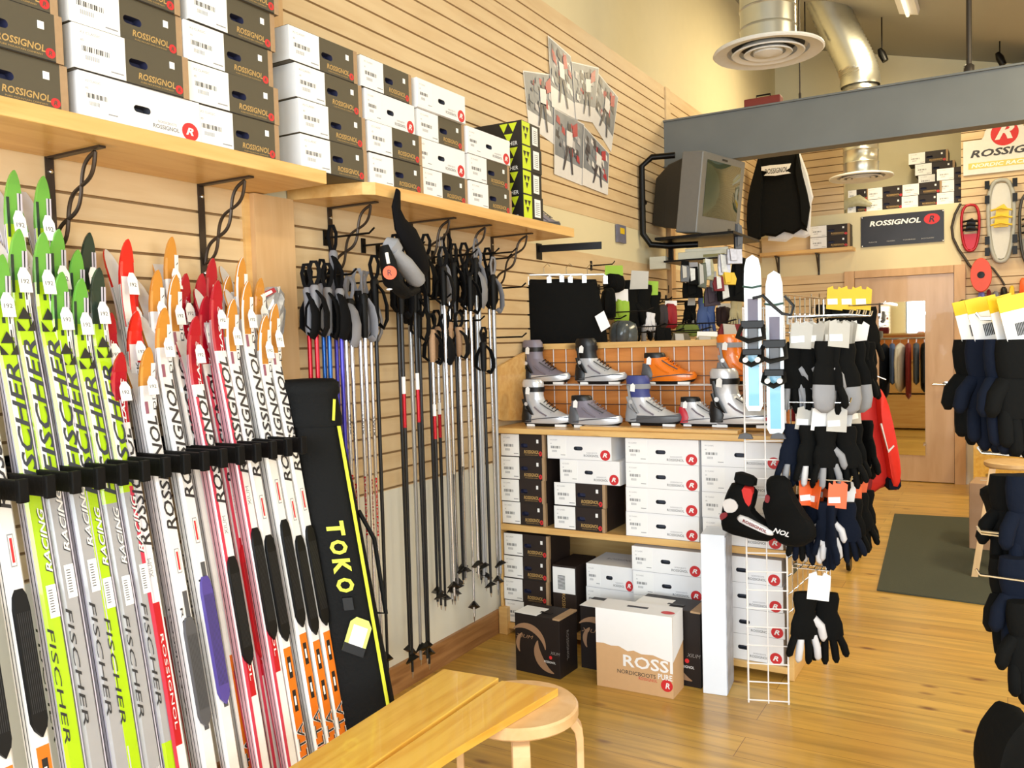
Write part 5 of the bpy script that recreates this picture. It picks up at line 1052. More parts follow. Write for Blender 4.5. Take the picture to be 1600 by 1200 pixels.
def item(name, lab, cat, x0, x1, y0, y1, d, m, card=None, cfrac=.25, th=.06, grp='small goods hanging on the wall hooks', shape=0):
    w = x1 - x0; h = y1 - y0; yc = y0 + (h * cfrac if card else 0)
    rn = random.Random(lab); jt = lambda P: [(a + rn.uniform(-.07, .07) * w, b + rn.uniform(-.05, .05) * h) for a, b in P]
    body = [(x0 + w * .1, yc), (x1 - w * .1, yc), (x1, yc + (y1 - yc) * .5), (x1 - w * .05, y1), (x0 + w * .08, y1), (x0, yc + (y1 - yc) * .5)] if shape == 0 else [(x0 + w * .2, yc), (x1 - w * .2, yc), (x1, y1 - h * .15), (x1 - w * .25, y1), (x0 + w * .5, y1 - h * .1), (x0 + w * .15, y1), (x0, y1 - h * .2)]
    sf = 2 if 'packet' in name else 1; body = jt(body); ps = [('body', body, m, th * (.5 if sf == 2 else 1), 0, sf), ('folded_layer', jt([(x0 + w * .2, yc + h * .02), (x0 + w * .6, yc + h * .05), (x0 + w * .66, y1 - h * .2), (x0 + w * .25, y1 - h * .12)]), m if sf == 1 else PLAST if len(lab) % 4 == 0 else CRDG if len(lab) % 4 == 1 else m, th * (.6 if sf == 1 else .1), -th * .5, sf)]
    o_ = plane_pt((x0 + x1) / 2, y0, ('d', d))
    if grp.startswith('small goods') and .05 < o_.x < .9 and o_.y < 9: HKN[0] += 1; place(None, HK, label='wall hook holding the %s' % ' '.join(lab.split()[:11]), group='black slatwall hooks', loc=(.001, o_.y, o_.z + .01), rot=(0, 0, 0), scale=(o_.x / .235, 1, 1))
    if name == 'glove_pack': return glove_item(lab, x0, x1, y0, y1, d, m, card, grp)
    if card: ps.append(('header_card', [(x0 + w * .12, y0), (x1 - w * .12, y0), (x1 - w * .1, yc + 3), (x0 + w * .1, yc + 3)], card, .003, -.01, 0))
    return goods(name, lab, cat, ((x0 + x1) / 2, y0), ('d', d), ps, grp)
item('knit_hat', 'black knitted hat with lime top on wall hook right of tights', 'hat', 941, 977, 415, 458, 5.4, CLB, CLLG, .3)
item('knit_hat', 'dark hat half behind the edge of the black tights', 'hat', 938, 962, 450, 500, 5.2, CLB)
item('sock_pack', 'lime and white packet of socks near the black hats', 'socks', 958, 984, 452, 505, 5.5, CLLG, PAPER, .3, .03)
item('goggle_bag', 'crumpled clear bag with dark contents above the display rail', 'packet', 950, 1000, 500, 545, 5.0, mat('smoky_plastic', (72, 78, 80), .2, var=.6, scale=30), None)
item('glove_pack', 'large black gloves under a grey and white header card', 'gloves', 982, 1010, 440, 540, 5.6, CLB, CRDG, .16, .07, shape=1)
item('glove_pack', 'black gloves with lime cuffs and white palm beside the grey card', 'gloves', 1002, 1028, 452, 530, 5.7, CLB, CLLG, .14, .07, shape=1)
item('glove_pack', 'white fingered gloves low in front of the black pairs', 'gloves', 1008, 1026, 488, 518, 5.3, CLW, None, shape=1)
item('knit_hat', 'charcoal cap on wall hook beside the red cap', 'hat', 1024, 1044, 476, 512, 6.0, mat('charcoal_cloth', (56, 52, 58), .8))
item('knit_hat', 'deep red cap hanging with a white tag on the wall', 'hat', 1036, 1060, 470, 514, 6.05, mat('cap_red', (150, 20, 36), .7), PAPER, .1)
item('glove_pack', 'black mittens over the olive pouch on the wall', 'gloves', 1060, 1098, 472, 514, 6.3, CLB, CRDG, .1, shape=1)
item('pouch', 'olive green pouch low on the wall behind the boots', 'pouch', 1055, 1092, 506, 526, 6.0, OLIVE, None, .25, .08)
item('glove_pack', 'blue and grey gloves under a lime tag on the wall', 'gloves', 1092, 1118, 466, 528, 6.5, CLBL, CLLG, .12, shape=1)
item('knit_hat', 'very dark brown hat near the olive glove pair', 'hat', 1118, 1146, 474, 512, 6.5, mat('dark_brown_cloth', (50, 30, 28), .8), PAPER, .1)
item('glove_pack', 'olive and cream gloves beside the blue ski tip', 'gloves', 1140, 1162, 470, 512, 6.4, CLT, None, shape=1)
for i, (x0, x1, y0, y1, m, c, lb) in enumerate([(1020, 1050, 512, 542, CLB, None, 'shiny black packet low behind the rail'), (1046, 1080, 520, 545, mat('dark_khaki', (90, 80, 50), .5, var=.5), None, 'dark khaki packet low behind the rail'), (1084, 1125, 518, 545, CLT, PAPER, 'cream packet of laces low behind the rail'), (1120, 1165, 506, 530, CLDR, None, 'maroon packet low behind the rail'), (1118, 1150, 520, 545, CLG, None, 'grey packet low behind the rail')]): item('small_packet', lb, 'packet', x0, x1, y0, y1, 5.2 + .1 * i, m, c)
# binding packets under the television
for i, (x0, x1, y0, y1, m, c, lb) in enumerate([(1062, 1078, 408, 440, GRD, CLB, 'dark grey binding packet at the left under the television'), (1074, 1092, 410, 446, CLB, CLG, 'black binding packet second under the television'), (1088, 1104, 412, 450, mat('greenish_grey', (92, 98, 82), .5, var=.4), None, 'greenish grey packet under the television'), (1096, 1116, 404, 438, mat('cream_parts', (206, 200, 160), .5, var=.4, scale=40), None, 'cream coloured wax parts packet under the television'),
        (1108, 1120, 424, 462, CLG, PAPER, 'pale grey strap packet under the television'), (1114, 1132, 432, 456, CLDR, None, 'maroon strap packet under the television'), (1126, 1150, 425, 445, CRDY, None, 'bright yellow packet right of the television shelf'), (1120, 1146, 444, 470, CLB, None, 'black strap bundle right under the yellow packet'), (1066, 1100, 436, 466, CLB, PAPER, 'black strap bundle with white tags under the television'), (1098, 1126, 448, 478, mat('dark_mauve', (62, 46, 58), .6), None, 'dark mauve strap bundle hanging lowest under the television'), (1134, 1160, 388, 412, mat('silver_foil', (180, 180, 190), .35, .5, var=.4), None, 'silver foil bag right of the television'), (1120, 1142, 398, 432, mat('silver_foil', (180, 180, 190), .35, .5, var=.4), None, 'long silver foil strip beside the television'), (1142, 1166, 404, 470, CLB, None, 'tall black bundle behind the left blue ski tip'), (1148, 1160, 350, 392, GRD, None, 'dark grey tools hanging right of the television')]):
    item('binding_packet', lb, 'packet', x0, x1, y0, y1, 5.9 + .04 * (i % 5), m, c, .2, .05, 'packets hanging under the television')
# ================================================================== TELEVISION AND MOUNT
TVG = mat('television_grey', (120, 120, 118), .4, .2); TVD = mat('television_dark', (48, 45, 40), .5); SCR = mat('television_screen', (48, 62, 48), .06, coat=1.0, var=.35, scale=5)
a_ = math.radians(77); t = thing('television', 'grey tube television tilted forward on a black wall mount under the beam', 'television', (.42, 5.85, 2.235), (math.radians(0), 0, a_))
Mt = RX(math.radians(7)); W, H, D = .60, .56, .17
mb = MB(); z0 = .0
mb.box(0, W, 0, D, 0, H, TVG, Mt); mb.build('cabinet', t, bevel=.008)
mb = MB(); mb.rings([[(.03, D, .03), (W - .03, D, .03), (W - .03, D, H - .03), (.03, D, H - .03)], [(.08, D + .16, .04), (W - .08, D + .16, .04), (W - .08, D + .16, H - .07), (.08, D + .16, H - .07)], [(.14, D + .3, .06), (W - .14, D + .3, .06), (W - .14, D + .3, H - .16), (.14, D + .3, H - .16)]], TVD, Mt); mb.build('rear_housing', t, bevel=.01)
mb = MB(); n = 9; vs = []; fs = []
for i in range(n):
    for j in range(n): u, v = i / (n - 1), j / (n - 1); vs.append((.06 + u * (W - .12), -.002 - .02 * (1 - (2 * u - 1) ** 2) * (1 - (2 * v - 1) ** 2), .12 + v * (H - .17)))
for i in range(n - 1):
    for j in range(n - 1): fs.append((i * n + j, (i + 1) * n + j, (i + 1) * n + j + 1, i * n + j + 1))
mb.add(vs, fs, SCR, Mt); mb.build('screen', t, smooth=True)
mb = MB(); mb.box(W * .72, W * .78, -.003, 0, .045, .06, TVD, Mt); mb.build('button', t); mb = MB(); mb.box(W * .44, W * .56, -.003, 0, H - .035, H - .022, TVD, Mt); mb.build('badge', t)
t = thing('television_mount', 'black tubular wall mount carrying the television and recorder', 'wall mount', (0.0, 6.2, 2.2)); o = t.location
mb = MB(); mb.tube([Vector(p) - o for p in [(.26, 5.9, 2.80), (.10, 5.86, 2.80), (.03, 5.84, 2.74), (.03, 5.84, 2.5), (.03, 5.84, 2.26), (.08, 5.86, 2.18), (.2, 5.9, 2.165), (.4, 5.95, 2.165)]], .022, BLACKM, 10); mb.build('side_tube', t, smooth=True)
mb = MB(); mb.tube([Vector(p) - o for p in [(.03, 5.84, 2.5), (.004, 5.95, 2.5)]], .02, BLACKM, 8); mb.build('wall_arm', t)
mb = MB(); mb.box(.14, .70, -.42, .28, -.0, .018, BLACKM); mb.build('tray', t); mb = MB(); mb.box(.16, .19, -.2, -.17, -.14, .0, BLACKM); mb.box(.16, .68, -.3, .1, -.15, -.138, BLACKM) ; mb.build('lower_tray', t); mb = MB(); mb.box(.64, .67, -.2, -.17, -.14, .0, BLACKM); mb.build('tray_post', t)
IV = mat('ivory_plastic', (206, 202, 182), .5)
t = thing('video_recorder', 'ivory recorder on the tray under the television', 'recorder', (.25, 5.95, 2.0625), (0, 0, .12)); mb = MB(); mb.box(0, .4, 0, .22, .0, .055, IV); mb.build('case_body', t, bevel=.003); mb = MB(); mb.box(.18, .33, -.002, 0, .01, .03, mat('olive_display', (130, 120, 50), .4)); mb.build('display', t)
t = thing('carton_box', 'small white carton left of the recorder under the television', 'box', (.04, 5.93, 2.01), (0, 0, .12)); mb = MB(); mb.box(0, .12, 0, .15, 0, .09, IV); mb.build('carton', t, bevel=.002)
t = thing('video_cassette', 'flat cream case lying on the recorder', 'case', (.30, 5.96, 2.118), (0, 0, .2)); mb = MB(); mb.box(0, .3, 0, .16, 0, .022, IV); mb.build('case_body', t, bevel=.002)
t = thing('wall_picture', 'small square wall picture with yellow flower left of the television', 'picture', onx(968, 366, .0)); mb = MB(); mb.box(.001, .02, -.07, .07, -.06, .06, mat('framed_print', (110, 110, 130), .5, var=.3)); mb.build('frame', t); mb = MB(); mb.box(.0205, .024, -.035, .035, .0, .04, CRDY); mb.build('yellow_flower', t)

# ================================================================== BACK WALL
def on_back(px, py, y=9.36): return ony(px, py, y)
PBK = ('y', 8.72)
t = goods('sweatshirt', 'black sweatshirt with white print pinned on the back slatwall', 'sweatshirt', (1215, 250), PBK, [
    ('torso', [(1186, 236), (1205, 232), (1232, 232), (1248, 236), (1252, 262), (1257, 285), (1262, 305), (1266, 325), (1263, 345), (1258, 352), (1262, 362), (1252, 358), (1240, 366), (1226, 362), (1212, 370), (1196, 368), (1186, 372), (1180, 330), (1182, 280)], CLB, .05, 0, 2),
    ('sleeve', [(1188, 240), (1182, 262), (1174, 290), (1169, 320), (1168, 350), (1170, 376), (1180, 380), (1190, 374), (1190, 330), (1194, 280)], CLB, .06, -.03, 2), ('sleeve', [(1246, 240), (1252, 262), (1262, 300), (1267, 325), (1262, 358), (1254, 350), (1252, 310), (1244, 270)], CLB, .05, -.03, 2),
    ('printed_logo', [(1192, 262), (1205, 260), (1238, 257), (1236, 264), (1230, 268), (1238, 272), (1214, 276), (1196, 276), (1202, 270), (1192, 268)], CLW, .004, -.06, 0)])
mb = MB(); o = t.location; c = on_back(1215, 268, 8.72) - o; mb.text('ROSSIGNOL', (c.x, -.066, c.z), .05, CLB, width=.22, bold=.0, shear=.2); mb.build('logo_lettering', t)
goods('shirt', 'white long sleeved shirt showing behind the black sweatshirt', 'shirt', (1258, 255), ('y', 8.78), [('body', [(1196, 240), (1250, 238), (1262, 270), (1271, 308), (1268, 318), (1266, 368), (1258, 372), (1240, 370), (1228, 378), (1200, 376)], CLW, .03, 0, 2)])
b0 = on_back(1187, 402, 9.2); b1 = on_back(1332, 392, 9.2)
t = thing('wall_shelf', 'short pine shelf on the back wall holding two boot boxes', 'shelf', (b0.x, 9.2, 2.345)); wd = b1.x - b0.x
mb = MB(); mb.box(0, wd, 0, .199, 0, .035, PINEX); mb.build('shelf_board', t); mb = MB(); mb.box(0, wd * .62, .1, .14, .035, .2, SLAT); mb.build('display_block', t)
for px in (1212, 1275): x = on_back(px, 410, 9.3).x - b0.x; mb = MB(); mb.box(x, x + .02, .19, .197, -.22, 0, ROD); mb.box(x, x + .02, .04, .197, -.012, 0, ROD); mb.tube([(x + .01, .06, -.01), (x + .01, .19, -.18)], .008, ROD, 6); mb.build('bracket', t)
GL = 'boot boxes stored at the back wall'
bx0 = on_back(1266, 390, 9.2).x; stack_y(bx0, .38, ['brown'] * 2, 9.21, 2.3805, 'the short back wall shelf', GL, (0, 0))
zl = 2.7425
for (px, n, nm) in ((1325, 2, 'the leftmost loft stack over the door'), (1354, 2, 'the second loft stack over the door'), (1410, 2, 'the third loft stack over the door'), (1465, 3, 'the right loft stack over the door')): stack_y(on_back(px, 325, 9.45).x, .35 if px > 1330 else .19, ['brown'] * n, 9.45, zl, nm, GL)
x3 = on_back(1425, 280, 9.6).x; stack_y(x3, .36, ['brown'] * 5, 9.72, zl, 'the tall rear loft stack', GL, (.05, .05, .05, .02, -.04))
t = thing('plastic_bag', 'crumpled clear plastic bag on the loft left of the boxes', 'bag', (on_back(1338, 330, 9.41).x, 9.425, zl)); mb = MB(); mb.tube([(-.14, 0, .0), (-.1, 0, .07), (.02, 0, .09), (.14, 0, .03)], [.015, .05, .06, .02], mat('crumpled_film', (176, 172, 140), .3, var=.3, scale=30), 9, flat=.3, ref=(0, 1, 0)); mb.build('film', t, smooth=True); t.location.z += .03
# banner and sign
c0 = on_back(1345, 339, 9.385); c1 = on_back(1475, 377, 9.385); t = thing('banner', 'black banner with white lettering and red roundel above the door', 'banner', (c0.x, 9.385, c1.z)); W, H = c1.x - c0.x, c0.z - c1.z
mb = MB(); mb.box(0, W, 0, .006, 0, H, mat('black_vinyl', (36, 36, 44), .35, var=.5, scale=5)); mb.text('ROSSIGNOL', (W * .42, -.002, H * .74), H * .17, PAPER, width=W * .62, shear=.2, bold=.03); mb.disc((W * .86, -.0015, H * .74), H * .17, REDR, sx=1.35); mb.text('R', (W * .86, -.003, H * .74), H * .2, mat('black_vinyl', (36, 36, 44), .35), shear=.2, bold=.02)
for k in range(4): mb.text(('RACE', 'CLASSIC', 'TOURING', 'BACKCOUNTRY')[k], (W * (.15 + .22 * k), -.002, H * .14), H * .035, CRDG, width=W * (.1 if k < 2 else .15))
mb.build('vinyl_sheet', t)
for x, z in ((.01, H - .01), (W - .01, H - .01), (.01, .01), (W - .01, .01)): mb = MB(); mb.lathe([(0, .006), (.007, .004), (.009, 0)], CHROME, 8, T(x, 0, z) @ RX(PI / 2)); mb.build('grommet', t)
s0 = on_back(1505, 222, 9.385); s1_ = on_back(1505, 275, 9.385); H = s0.z - s1_.z; W = .86; t = thing('shop_sign', 'white sign with black lettering and red roundel on top at right', 'sign', (s0.x, 9.385, s1_.z))
SGN = mat('sign_white', (224, 224, 220), .4); pts = [(0, 0), (W, 0), (W, H), (W * .60, H)] + [(W * .40 + .17 * math.cos(a), H + .03 + .13 * math.sin(a)) for a in [k * PI / 10 for k in range(11)]] + [(W * .18, H), (0, H)]
mb = MB(); mb.prism(pts, .012, SGN, T(0, -.006, 0)); mb.text('ROSSIGNOL', (W * .50, -.008, H * .60), H * .22, mat('sign_ink', (56, 56, 62), .5), width=W * .86, shear=.25, bold=.03); mb.box(W * .05, W * .97, -.0075, -.006, H * .16, H * .34, mat('sign_yellow', (214, 200, 110), .5)); mb.text('NORDIC RACE CENTER', (W * .50, -.0085, H * .25), H * .11, PAPER, width=W * .84, shear=.2, bold=.03)
mb.disc((W * .40, -.0075, H + .035), .115, REDR, seg=28); mb.text('R', (W * .40, -.009, H + .05), .14, SGN, shear=.4, bold=.03, width=.16); mb.build('sign_board', t)
# snowshoes
def snowshoe(lab, px, pt, pb, wpx, frame, deck, y=9.36, big=False):
    a = on_back(px, pt, y); b = on_back(px, pb, y); L = a.z - b.z; w = (on_back(px + wpx / 2, pt, y).x - a.x)
    t = thing('snowshoe', lab, 'snowshoe', (a.x, y, b.z), (0, 0, 0), 'snowshoes on the back slatwall'); out = []
    for k in range(28):
        an = 2 * PI * k / 28; s, c = math.sin(an), math.cos(an); ww = w * (.72 + .28 * (s * .5 + .5)); out.append((ww * abs(c) ** .7 * (1 if c >= 0 else -1), L / 2 + L / 2 * abs(s) ** .85 * (1 if s >= 0 else -1)))
    mb = MB(); mb.tube([(p[0], 0, p[1]) for p in out] + [(out[0][0], 0, out[0][1])], .013 if not big else .02, frame, 8); mb.build('frame', t, smooth=True)
    dk = [p for p in out]; q = [(p[0] * .92, L / 2 + (p[1] - L / 2) * .93) for p in out]; lo = [p for p in q if p[1] < L * .42]; 
    mb = MB(); mb.prism(q if big else sorted_lo(lo, L), .008, deck, T(0, -.0, 0)); mb.build('deck', t)
    mb = MB(); mb.prism([(-w * .5, L * .42), (w * .5, L * .42), (w * .55, L * .62), (w * .2, L * .7), (-w * .3, L * .66)], .03, BLACK if not big else CRDY, T(0, -.04, 0)); mb.build('binding', t)
    for k in range(3): mb = MB(); mb.tube([(-w * .7, -.03, L * (.45 + .09 * k)), (0, -.06, L * (.47 + .09 * k)), (w * .75, -.03, L * (.44 + .09 * k))], .009, BLACK if not big else CRDY, 6); mb.build('strap', t, smooth=True)
    if big:
        for sx in (-1, 1):
            for zz in (.08, .22, .72, .9): mb = MB(); mb.box(sx * w * .95 - .02, sx * w * .95 + .02, -.03, .0, L * zz, L * (zz + .1), BLACK); mb.build('edge_grip', t)
    return t
def sorted_lo(lo, L):
    c = sum(p[0] for p in lo) / len(lo), sum(p[1] for p in lo) / len(lo); return sorted(lo, key=lambda p: math.atan2(p[1] - c[1], p[0] - c[0]))
RDF = mat('red_metal', (176, 24, 40), .3, .3); WPL = mat('white_plastic', (206, 204, 196), .4)
snowshoe('small red snowshoe with black binding on the back slatwall', 1516, 320, 392, 32, RDF, RDF)
snowshoe('large white snowshoe with yellow straps on the back slatwall', 1564, 281, 409, 46, mat('pale_grey_frame', (168, 168, 160), .4), WPL, big=True)
snowshoe('snowshoe cut off by the right edge of the picture', 1612, 300, 415, 44, mat('dark_frame', (58, 56, 54), .4), mat('mid_grey_deck', (120, 120, 112), .5))
p = on_back(1533, 430, 9.25); t = thing('cable_reel', 'round orange cable reel hanging by the door casing', 'reel', p); mb = MB(); mb.lathe([(0, -.05), (.14, -.05), (.145, -.04), (.1, -.03), (.1, .03), (.145, .04), (.14, .05), (0, .05)], mat('reel_orange', (224, 70, 24), .4), 26, RX(PI / 2) @ Matrix.Diagonal((.62, 1.1, 1.1, 1))); mb.build('drum', t, smooth=40); mb = MB(); mb.lathe([(0, .062), (.03, .06), (.035, .05)], BLACK, 12, RX(PI / 2)); mb.build('hub', t)
t = thing('power_cable', 'dark cable curving down the back wall to the orange reel', 'cable', on_back(1500, 318, 9.37)); o = t.location; mb = MB(); mb.tube([on_back(a, b, 9.37) - o for a, b in ((1501, 318), (1492, 335), (1487, 355), (1489, 372), (1498, 390), (1508, 404), (1514, 414), (1520, 420))], .012, ROD, 8); mb.build('cable_run', t, smooth=True)
t = thing('power_cable', 'dark cable end running right from the orange reel', 'cable', on_back(1540, 412, 9.37)); o = t.location; mb = MB(); mb.tube([on_back(a, b, 9.37) - o for a, b in ((1540, 412), (1552, 420), (1564, 436), (1570, 446))], .009, ROD, 8); mb.build('cable_run', t, smooth=True)
def bitem(name, lab, cat, x0, x1, y0, y1, y, m, card=None): 
    w, h = x1 - x0, y1 - y0; ps = [('body', [(x0 + w * .15, y0), (x1 - w * .15, y0), (x1, y0 + h * .5), (x1 - w * .1, y1), (x0 + w * .1, y1), (x0, y0 + h * .5)], m, .06, 0, 1)]
    if card: ps.append(('header_card', [(x0, y0 - h * .25), (x1, y0 - h * .25), (x1, y0 + 2), (x0, y0 + 2)], card, .004, -.02, 0))
    return goods(name, lab, cat, ((x0 + x1) / 2, y0), ('y', y), ps, 'small goods on the right back wall')
bitem('ice_cleat', 'black strapped ice cleat hanging beside the door', 'cleat', 1492, 1528, 468, 502, 9.34, BLACK)
bitem('small_packet', 'blue and white packet below the orange reel', 'packet', 1527, 1540, 455, 485, 9.34, mat('blue_white_pack', (120, 130, 210), .4, var=.4)); bitem('small_packet', 'yellow bottle packet below the blue one', 'packet', 1528, 1540, 482, 500, 9.32, CRDY); bitem('small_packet', 'dark red packet right of the blue one', 'packet', 1541, 1549, 452, 478, 9.34, CLDR)
bitem('small_packet', 'pale grey packet hanging right of the reel', 'packet', 1550, 1562, 455, 480, 9.34, CLG); bitem('small_packet', 'bright yellow packet on the right back slatwall', 'packet', 1576, 1586, 446, 480, 9.34, CRDY); bitem('small_packet', 'black packet left of the bright yellow one', 'packet', 1562, 1575, 448, 480, 9.34, BLACK); bitem('small_packet', 'orange packet at the right edge of the back wall', 'packet', 1592, 1606, 434, 476, 9.34, CRDO)

# ================================================================== RIGHT-HAND GLOVE STAND
t = thing('display_rack', 'wire display rack just outside the right edge carrying dark gloves', 'display rack', (2.66, 2.35, 0)); mb = MB()
for k in range(7): mb.tube([(-.0 + .03 * 0, -.24 + k * .08, .0), (0, -.24 + k * .08, 1.75)], .004, CHROME, 6)
for k in range(23): mb.tube([(0, -.25, .02 + k * .0762), (0, .25, .02 + k * .0762)], .003, CHROME, 6)
mb.build('grid_wires', t); mb = MB(); mb.box(-.16, .16, -.27, -.24, 0, .025, BLACKM); mb.build('foot', t); mb = MB(); mb.box(-.16, .16, .24, .27, 0, .025, BLACKM); mb.build('foot', t)
RK2 = thing('hanging_rail', 'x', 'hanging rail'); mb = MB(); mb.tube([(0, 0, 0), (-.42, 0, .02), (-.43, 0, .035)], .0038, CHROME, 6); mb.build('rod', RK2); mb = MB(); mb.box(-.003, .006, -.02, .02, -.03, .02, CHROME); mb.build('arm_bracket', RK2)
NV = ['navy', 'black']
def big_glove(lab, x, y, z, s, rz_, m, card=True, trim=None, mit=False, sz=1.0):
    t = thing('winter_glove', lab, 'glove', (x, y, z), (0, 0, rz_), 'dark gloves on the right display rack'); t.scale = (s, s, s * sz)
    mb = MB()
    M = T(0, 0, 0)
    mb.tube([(0, 0, .0), (0, 0, -.03), (0, 0, -.07), (0, 0, -.09)], [.05, .054, .05, .044], m, 16, flat=.6, ref=(0, 1, 0)); mb.build('cuff', t, smooth=70)
    mb = MB(); mb.tube([(0, 0, -.08), (0, 0, -.12), (0, 0, -.16), (0, 0, -.185)], [.043, .05, .052, .046], m, 16, flat=.5, ref=(0, 1, 0))
    for k, (xx, l) in enumerate(((-.036, .07), (-.0125, .092), (.0125, .098), (.036, .084))): mb.tube([(xx * .9, 0, -.16), (xx, -.01, -.18 - l * .4), (xx * 1.05, -.016, -.18 - l * .85), (xx * 1.05, -.014, -.18 - l)], [.015, .0165, .0155, .008], m, 10)
    mb.tube([(-.034, 0, -.10), (-.06, -.008, -.13), (-.07, -.012, -.165), (-.07, -.01, -.18)], [.018, .019, .017, .008], m, 10); mb.build('hand', t, smooth=70)
    if trim: mb = MB(); mb.tube([(.02, -.031, -.05), (.024, -.031, -.1), (.02, -.033, -.15)], .003, trim, 6); mb.build('piping', t); 
    if card:
        mb = MB(); mb.prism([(-.037, 0), (.037, 0), (.037, .075), (-.037, .075)], .002, PAPER, T(-.0, -.02, -.005) @ RX(-.1) @ RY(-.2)); mb.prism([(-.037, .055), (.037, .055), (.037, .11), (-.037, .11)], .002, CRDY, T(0, -.019, -.005) @ RX(-.1) @ RY(-.2))
        for k in range(9): mb.prism([(-.01 + k * .004, .015), (-.008 + k * .004, .015), (-.008 + k * .004, .045), (-.01 + k * .004, .045)], .001, DARKINK, T(0, -.022, -.005) @ RX(-.1) @ RY(-.2))
        mb.build('header_card', t)
    return t
def stand_row(pts, zpy, lab, d, s, arms=True, card=True, sz=1.0):
    for i, (px, dd) in enumerate(pts):
        p = plane_pt(px, zpy, ('d', dd)); big_glove('%s glove, %s from the left in the %s of the right rack' % (NV[0 if i % 3 else 1], NTH[i], lab), p.x, p.y, p.z, s, YAW + random.uniform(-.35, .35), CLN if i % 3 else CLB, card, CLG if i % 2 else None, sz=sz)
        if arms and i % 2 == 0: place(None, RK2, label='chrome hook over the %s glove of the %s' % (NTH[i], lab), group='hooks of the right display rack', loc=(2.655, p.y, p.z + .04))
stand_row([(1522, 2.55), (1543, 2.42), (1568, 2.34), (1590, 2.3), (1612, 2.36), (1556, 2.62), (1634, 2.3)], 530, 'top row', 0, 1.15)
stand_row([(1580, 2.42), (1602, 2.34), (1622, 2.4), (1596, 2.52)], 742, 'second row', 0, 1.1, card=False)
stand_row([(1574, 2.38), (1594, 2.3), (1614, 2.32), (1586, 2.46)], 870, 'third row', 0, 1.1, card=False)
stand_row([(1605, 2.25), (1625, 2.3)], 940, 'fourth row', 0, 1.0, card=False)
t = goods('fleece_mitten', 'black furry mitten at the bottom right corner of the picture', 'mitten', (1585, 1100), ('d', 2.1), [('body', [(1580, 1100), (1598, 1108), (1615, 1150), (1620, 1240), (1540, 1245), (1534, 1190), (1545, 1145), (1562, 1120)], CLB, .12, 0, 1)])
t = goods('fleece_hat', 'soft black hat hanging in the middle of the right rack', 'hat', (1560, 755), ('d', 2.5), [('body', [(1541, 768), (1560, 756), (1590, 758), (1596, 800), (1580, 850), (1562, 842), (1556, 800)], CLB, .12, 0, 1)])

# ================================================================== STOOL, CARTON, MAT, COUNTER
SW = wood('stool_pine', (214, 178, 124), (196, 156, 100), (6, 6, 1), .4, 2.5)
t = thing('tall_stool', 'tall pine stool with splayed legs standing on the dark mat', 'stool', (2.33, 6.02, 0)); mb = MB(); mb.lathe([(0, .66), (.15, .66), (.16, .67), (.16, .69), (.15, .695), (0, .695)], SW, 30); mb.build('seat', t, smooth=40)
for k in range(4):
    sx, sy = (-1, -1, 1, 1)[k], (-1, 1, -1, 1)[k]; mb = MB(); mb.rings([[(sx * .205 + a, sy * .19 + b, .002) for a, b in ((-.018, -.018), (.018, -.018), (.018, .018), (-.018, .018))], [(sx * .11 + a, sy * .1 + b, .66) for a, b in ((-.018, -.018), (.018, -.018), (.018, .018), (-.018, .018))]], SW); mb.build('leg', t)
for k, (z_, s) in enumerate(((.28, .165), (.42, .145))):
    for q in ((-1, 0), (1, 0), (0, -1), (0, 1)):
        mb = MB()
        if q[0]: mb.tube([(q[0] * s, -s * .92, z_), (q[0] * s, s * .92, z_)], .012, SW, 8)
        else: mb.tube([(-s, q[1] * s * .92, z_), (s, q[1] * s * .92, z_)], .012, SW, 8)
        mb.build('rung', t, smooth=True)
t = thing('carton_box', 'plain brown carton standing behind the tall pine stool', 'box', (2.07, 6.58, 0), (0, 0, -.1)); mb = MB(); mb.box(0, .4, 0, .3, 0, .46, mat('brown_carton', (176, 142, 112), .7)); mb.build('carton', t, bevel=.004); mb = MB(); mb.box(.05, .35, .14, .16, .46, .462, CRDG); mb.build('tape', t)
t = thing('side_table', 'low yellow pine table against the back wall right of the door', 'table', (2.0, 8.7, 0)); mb = MB(); mb.box(0, .9, 0, .6, .5, .54, BN); mb.build('table_top', t)
for a, b in ((.03, .03), (.82, .03), (.03, .52), (.82, .52)): mb = MB(); mb.box(a, a + .05, b, b + .05, 0, .5, BN); mb.build('leg', t)
mb = MB(); mb.box(.05, .85, .04, .055, .18, .5, BN); mb.build('front_panel', t)
t = tag(MB().prism([(1.640, 5.30), (2.9, 5.20), (2.9, 7.9), (2.12, 7.68), (1.49, 7.62)], .008, mat('dark_grey_mat', (66, 70, 58), .95, bump=.6, scale=140), Matrix(((1, 0, 0, 0), (0, 0, 1, 0), (0, 1, 0, .001), (0, 0, 0, 1)))).build('floor_mat'), 'dark grey green doormat lying on the plank floor', 'mat')
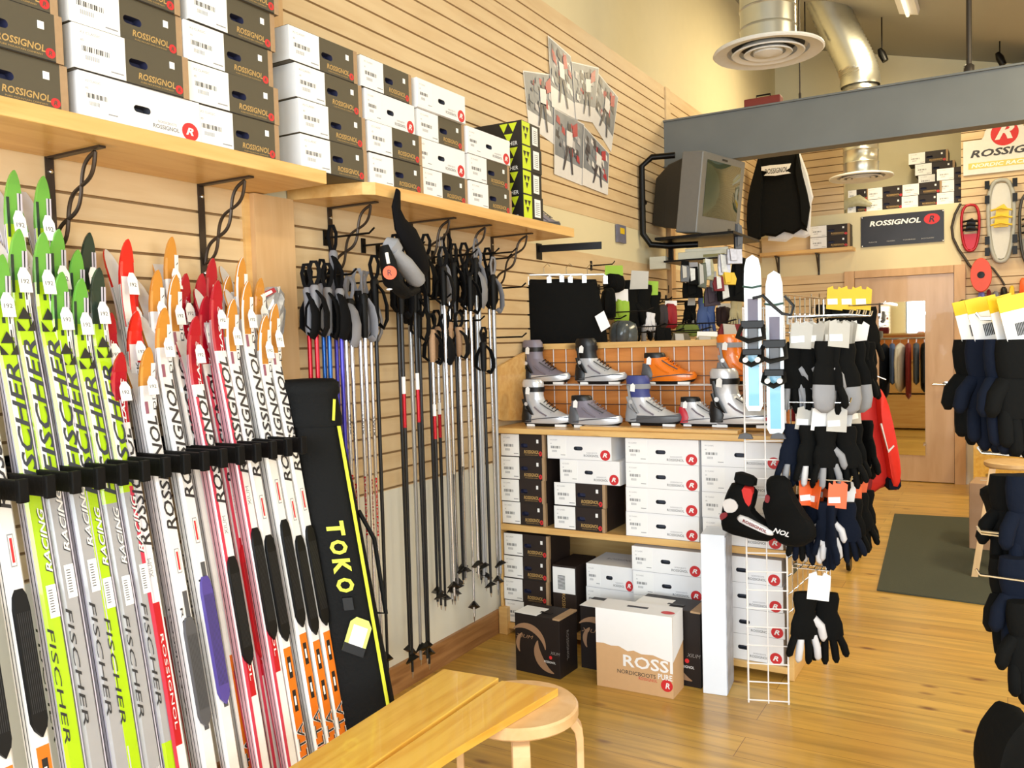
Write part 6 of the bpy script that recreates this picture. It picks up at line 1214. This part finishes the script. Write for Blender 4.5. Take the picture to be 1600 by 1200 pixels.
# clothes rack seen in the mirror
t = thing('clothes_rack', 'chrome wheeled clothes rack seen only in the door mirror', 'clothes rack', (.98, 5.9, 0)); mb = MB()
mb = MB(); mb.tube([(-.45, 0, 1.42), (.45, 0, 1.42)], .014, CHROME, 10); mb.build('rail', t, smooth=True)
for s in (-1, 1): mb = MB(); mb.tube([(s * .45, 0, .1), (s * .45, 0, 1.43)], .013, CHROME, 10); mb.build('upright', t, smooth=True); mb = MB(); mb.tube([(s * .45, -.22, .1), (s * .45, .22, .1)], .013, CHROME, 10); mb.build('foot_bar', t, smooth=True)
for s in (-1, 1):
    for q in (-1, 1): mb = MB(); mb.lathe([(0, -.012), (.045, -.012), (.048, 0), (.045, .012), (0, .012)], BLACK, 16, T(s * .45, q * .22, .05) @ RY(PI / 2)); mb.build('caster', t, smooth=40)
for i, (m, n) in enumerate(((CLB, 'black'), (CLG, 'grey'), (CLN, 'navy'), (CLBL, 'slate blue'), (CLW, 'white'), (CLDR, 'maroon'), (mat('denim_cloth', (70, 84, 110), .8), 'denim'), (CLB, 'long black'))):
    g_ = thing('jacket', '%s jacket on the wheeled rack seen in the mirror' % n, 'jacket', (.98 - .36 + i * .1, 5.9, 1.40), (0, 0, PI / 2 + random.uniform(-.15, .15)), 'jackets on the wheeled rack'); L = .62 + .1 * (i % 3)
    mb = MB(); mb.pillow(smooth_outline([(-.04, -.04), (.04, -.04), (.2, -.1), (.24, -.2), (.2, -.3), (.19, -L), (-.19, -L), (-.2, -.3), (-.24, -.2), (-.2, -.1)]), .07, m); mb.build('body', g_, smooth=70)
    mb = MB(); mb.tube([(.2, -.0, -.12), (.25, 0, -.3), (.23, 0, -.58)], [.045, .045, .035], m, 8, flat=.5); mb.build('sleeve', g_, smooth=70); mb = MB(); mb.tube([(-.2, -.0, -.12), (-.25, 0, -.3), (-.23, 0, -.58)], [.045, .045, .035], m, 8, flat=.5); mb.build('sleeve', g_, smooth=70)
    mb = MB(); mb.tube([(0, 0, -.04), (0, 0, .0), (.0, -.012, .03)], .003, CHROME, 6); mb.build('hanger_hook', g_)
for D_ in (BX, SKI, PP, GP_):
    for k, v in D_.items():
        if not v.get('used'):
            for c in list(v.children): bpy.data.objects.remove(c)
            bpy.data.objects.remove(v)
for o in bpy.data.objects:
    if 'used' in o: del o['used']
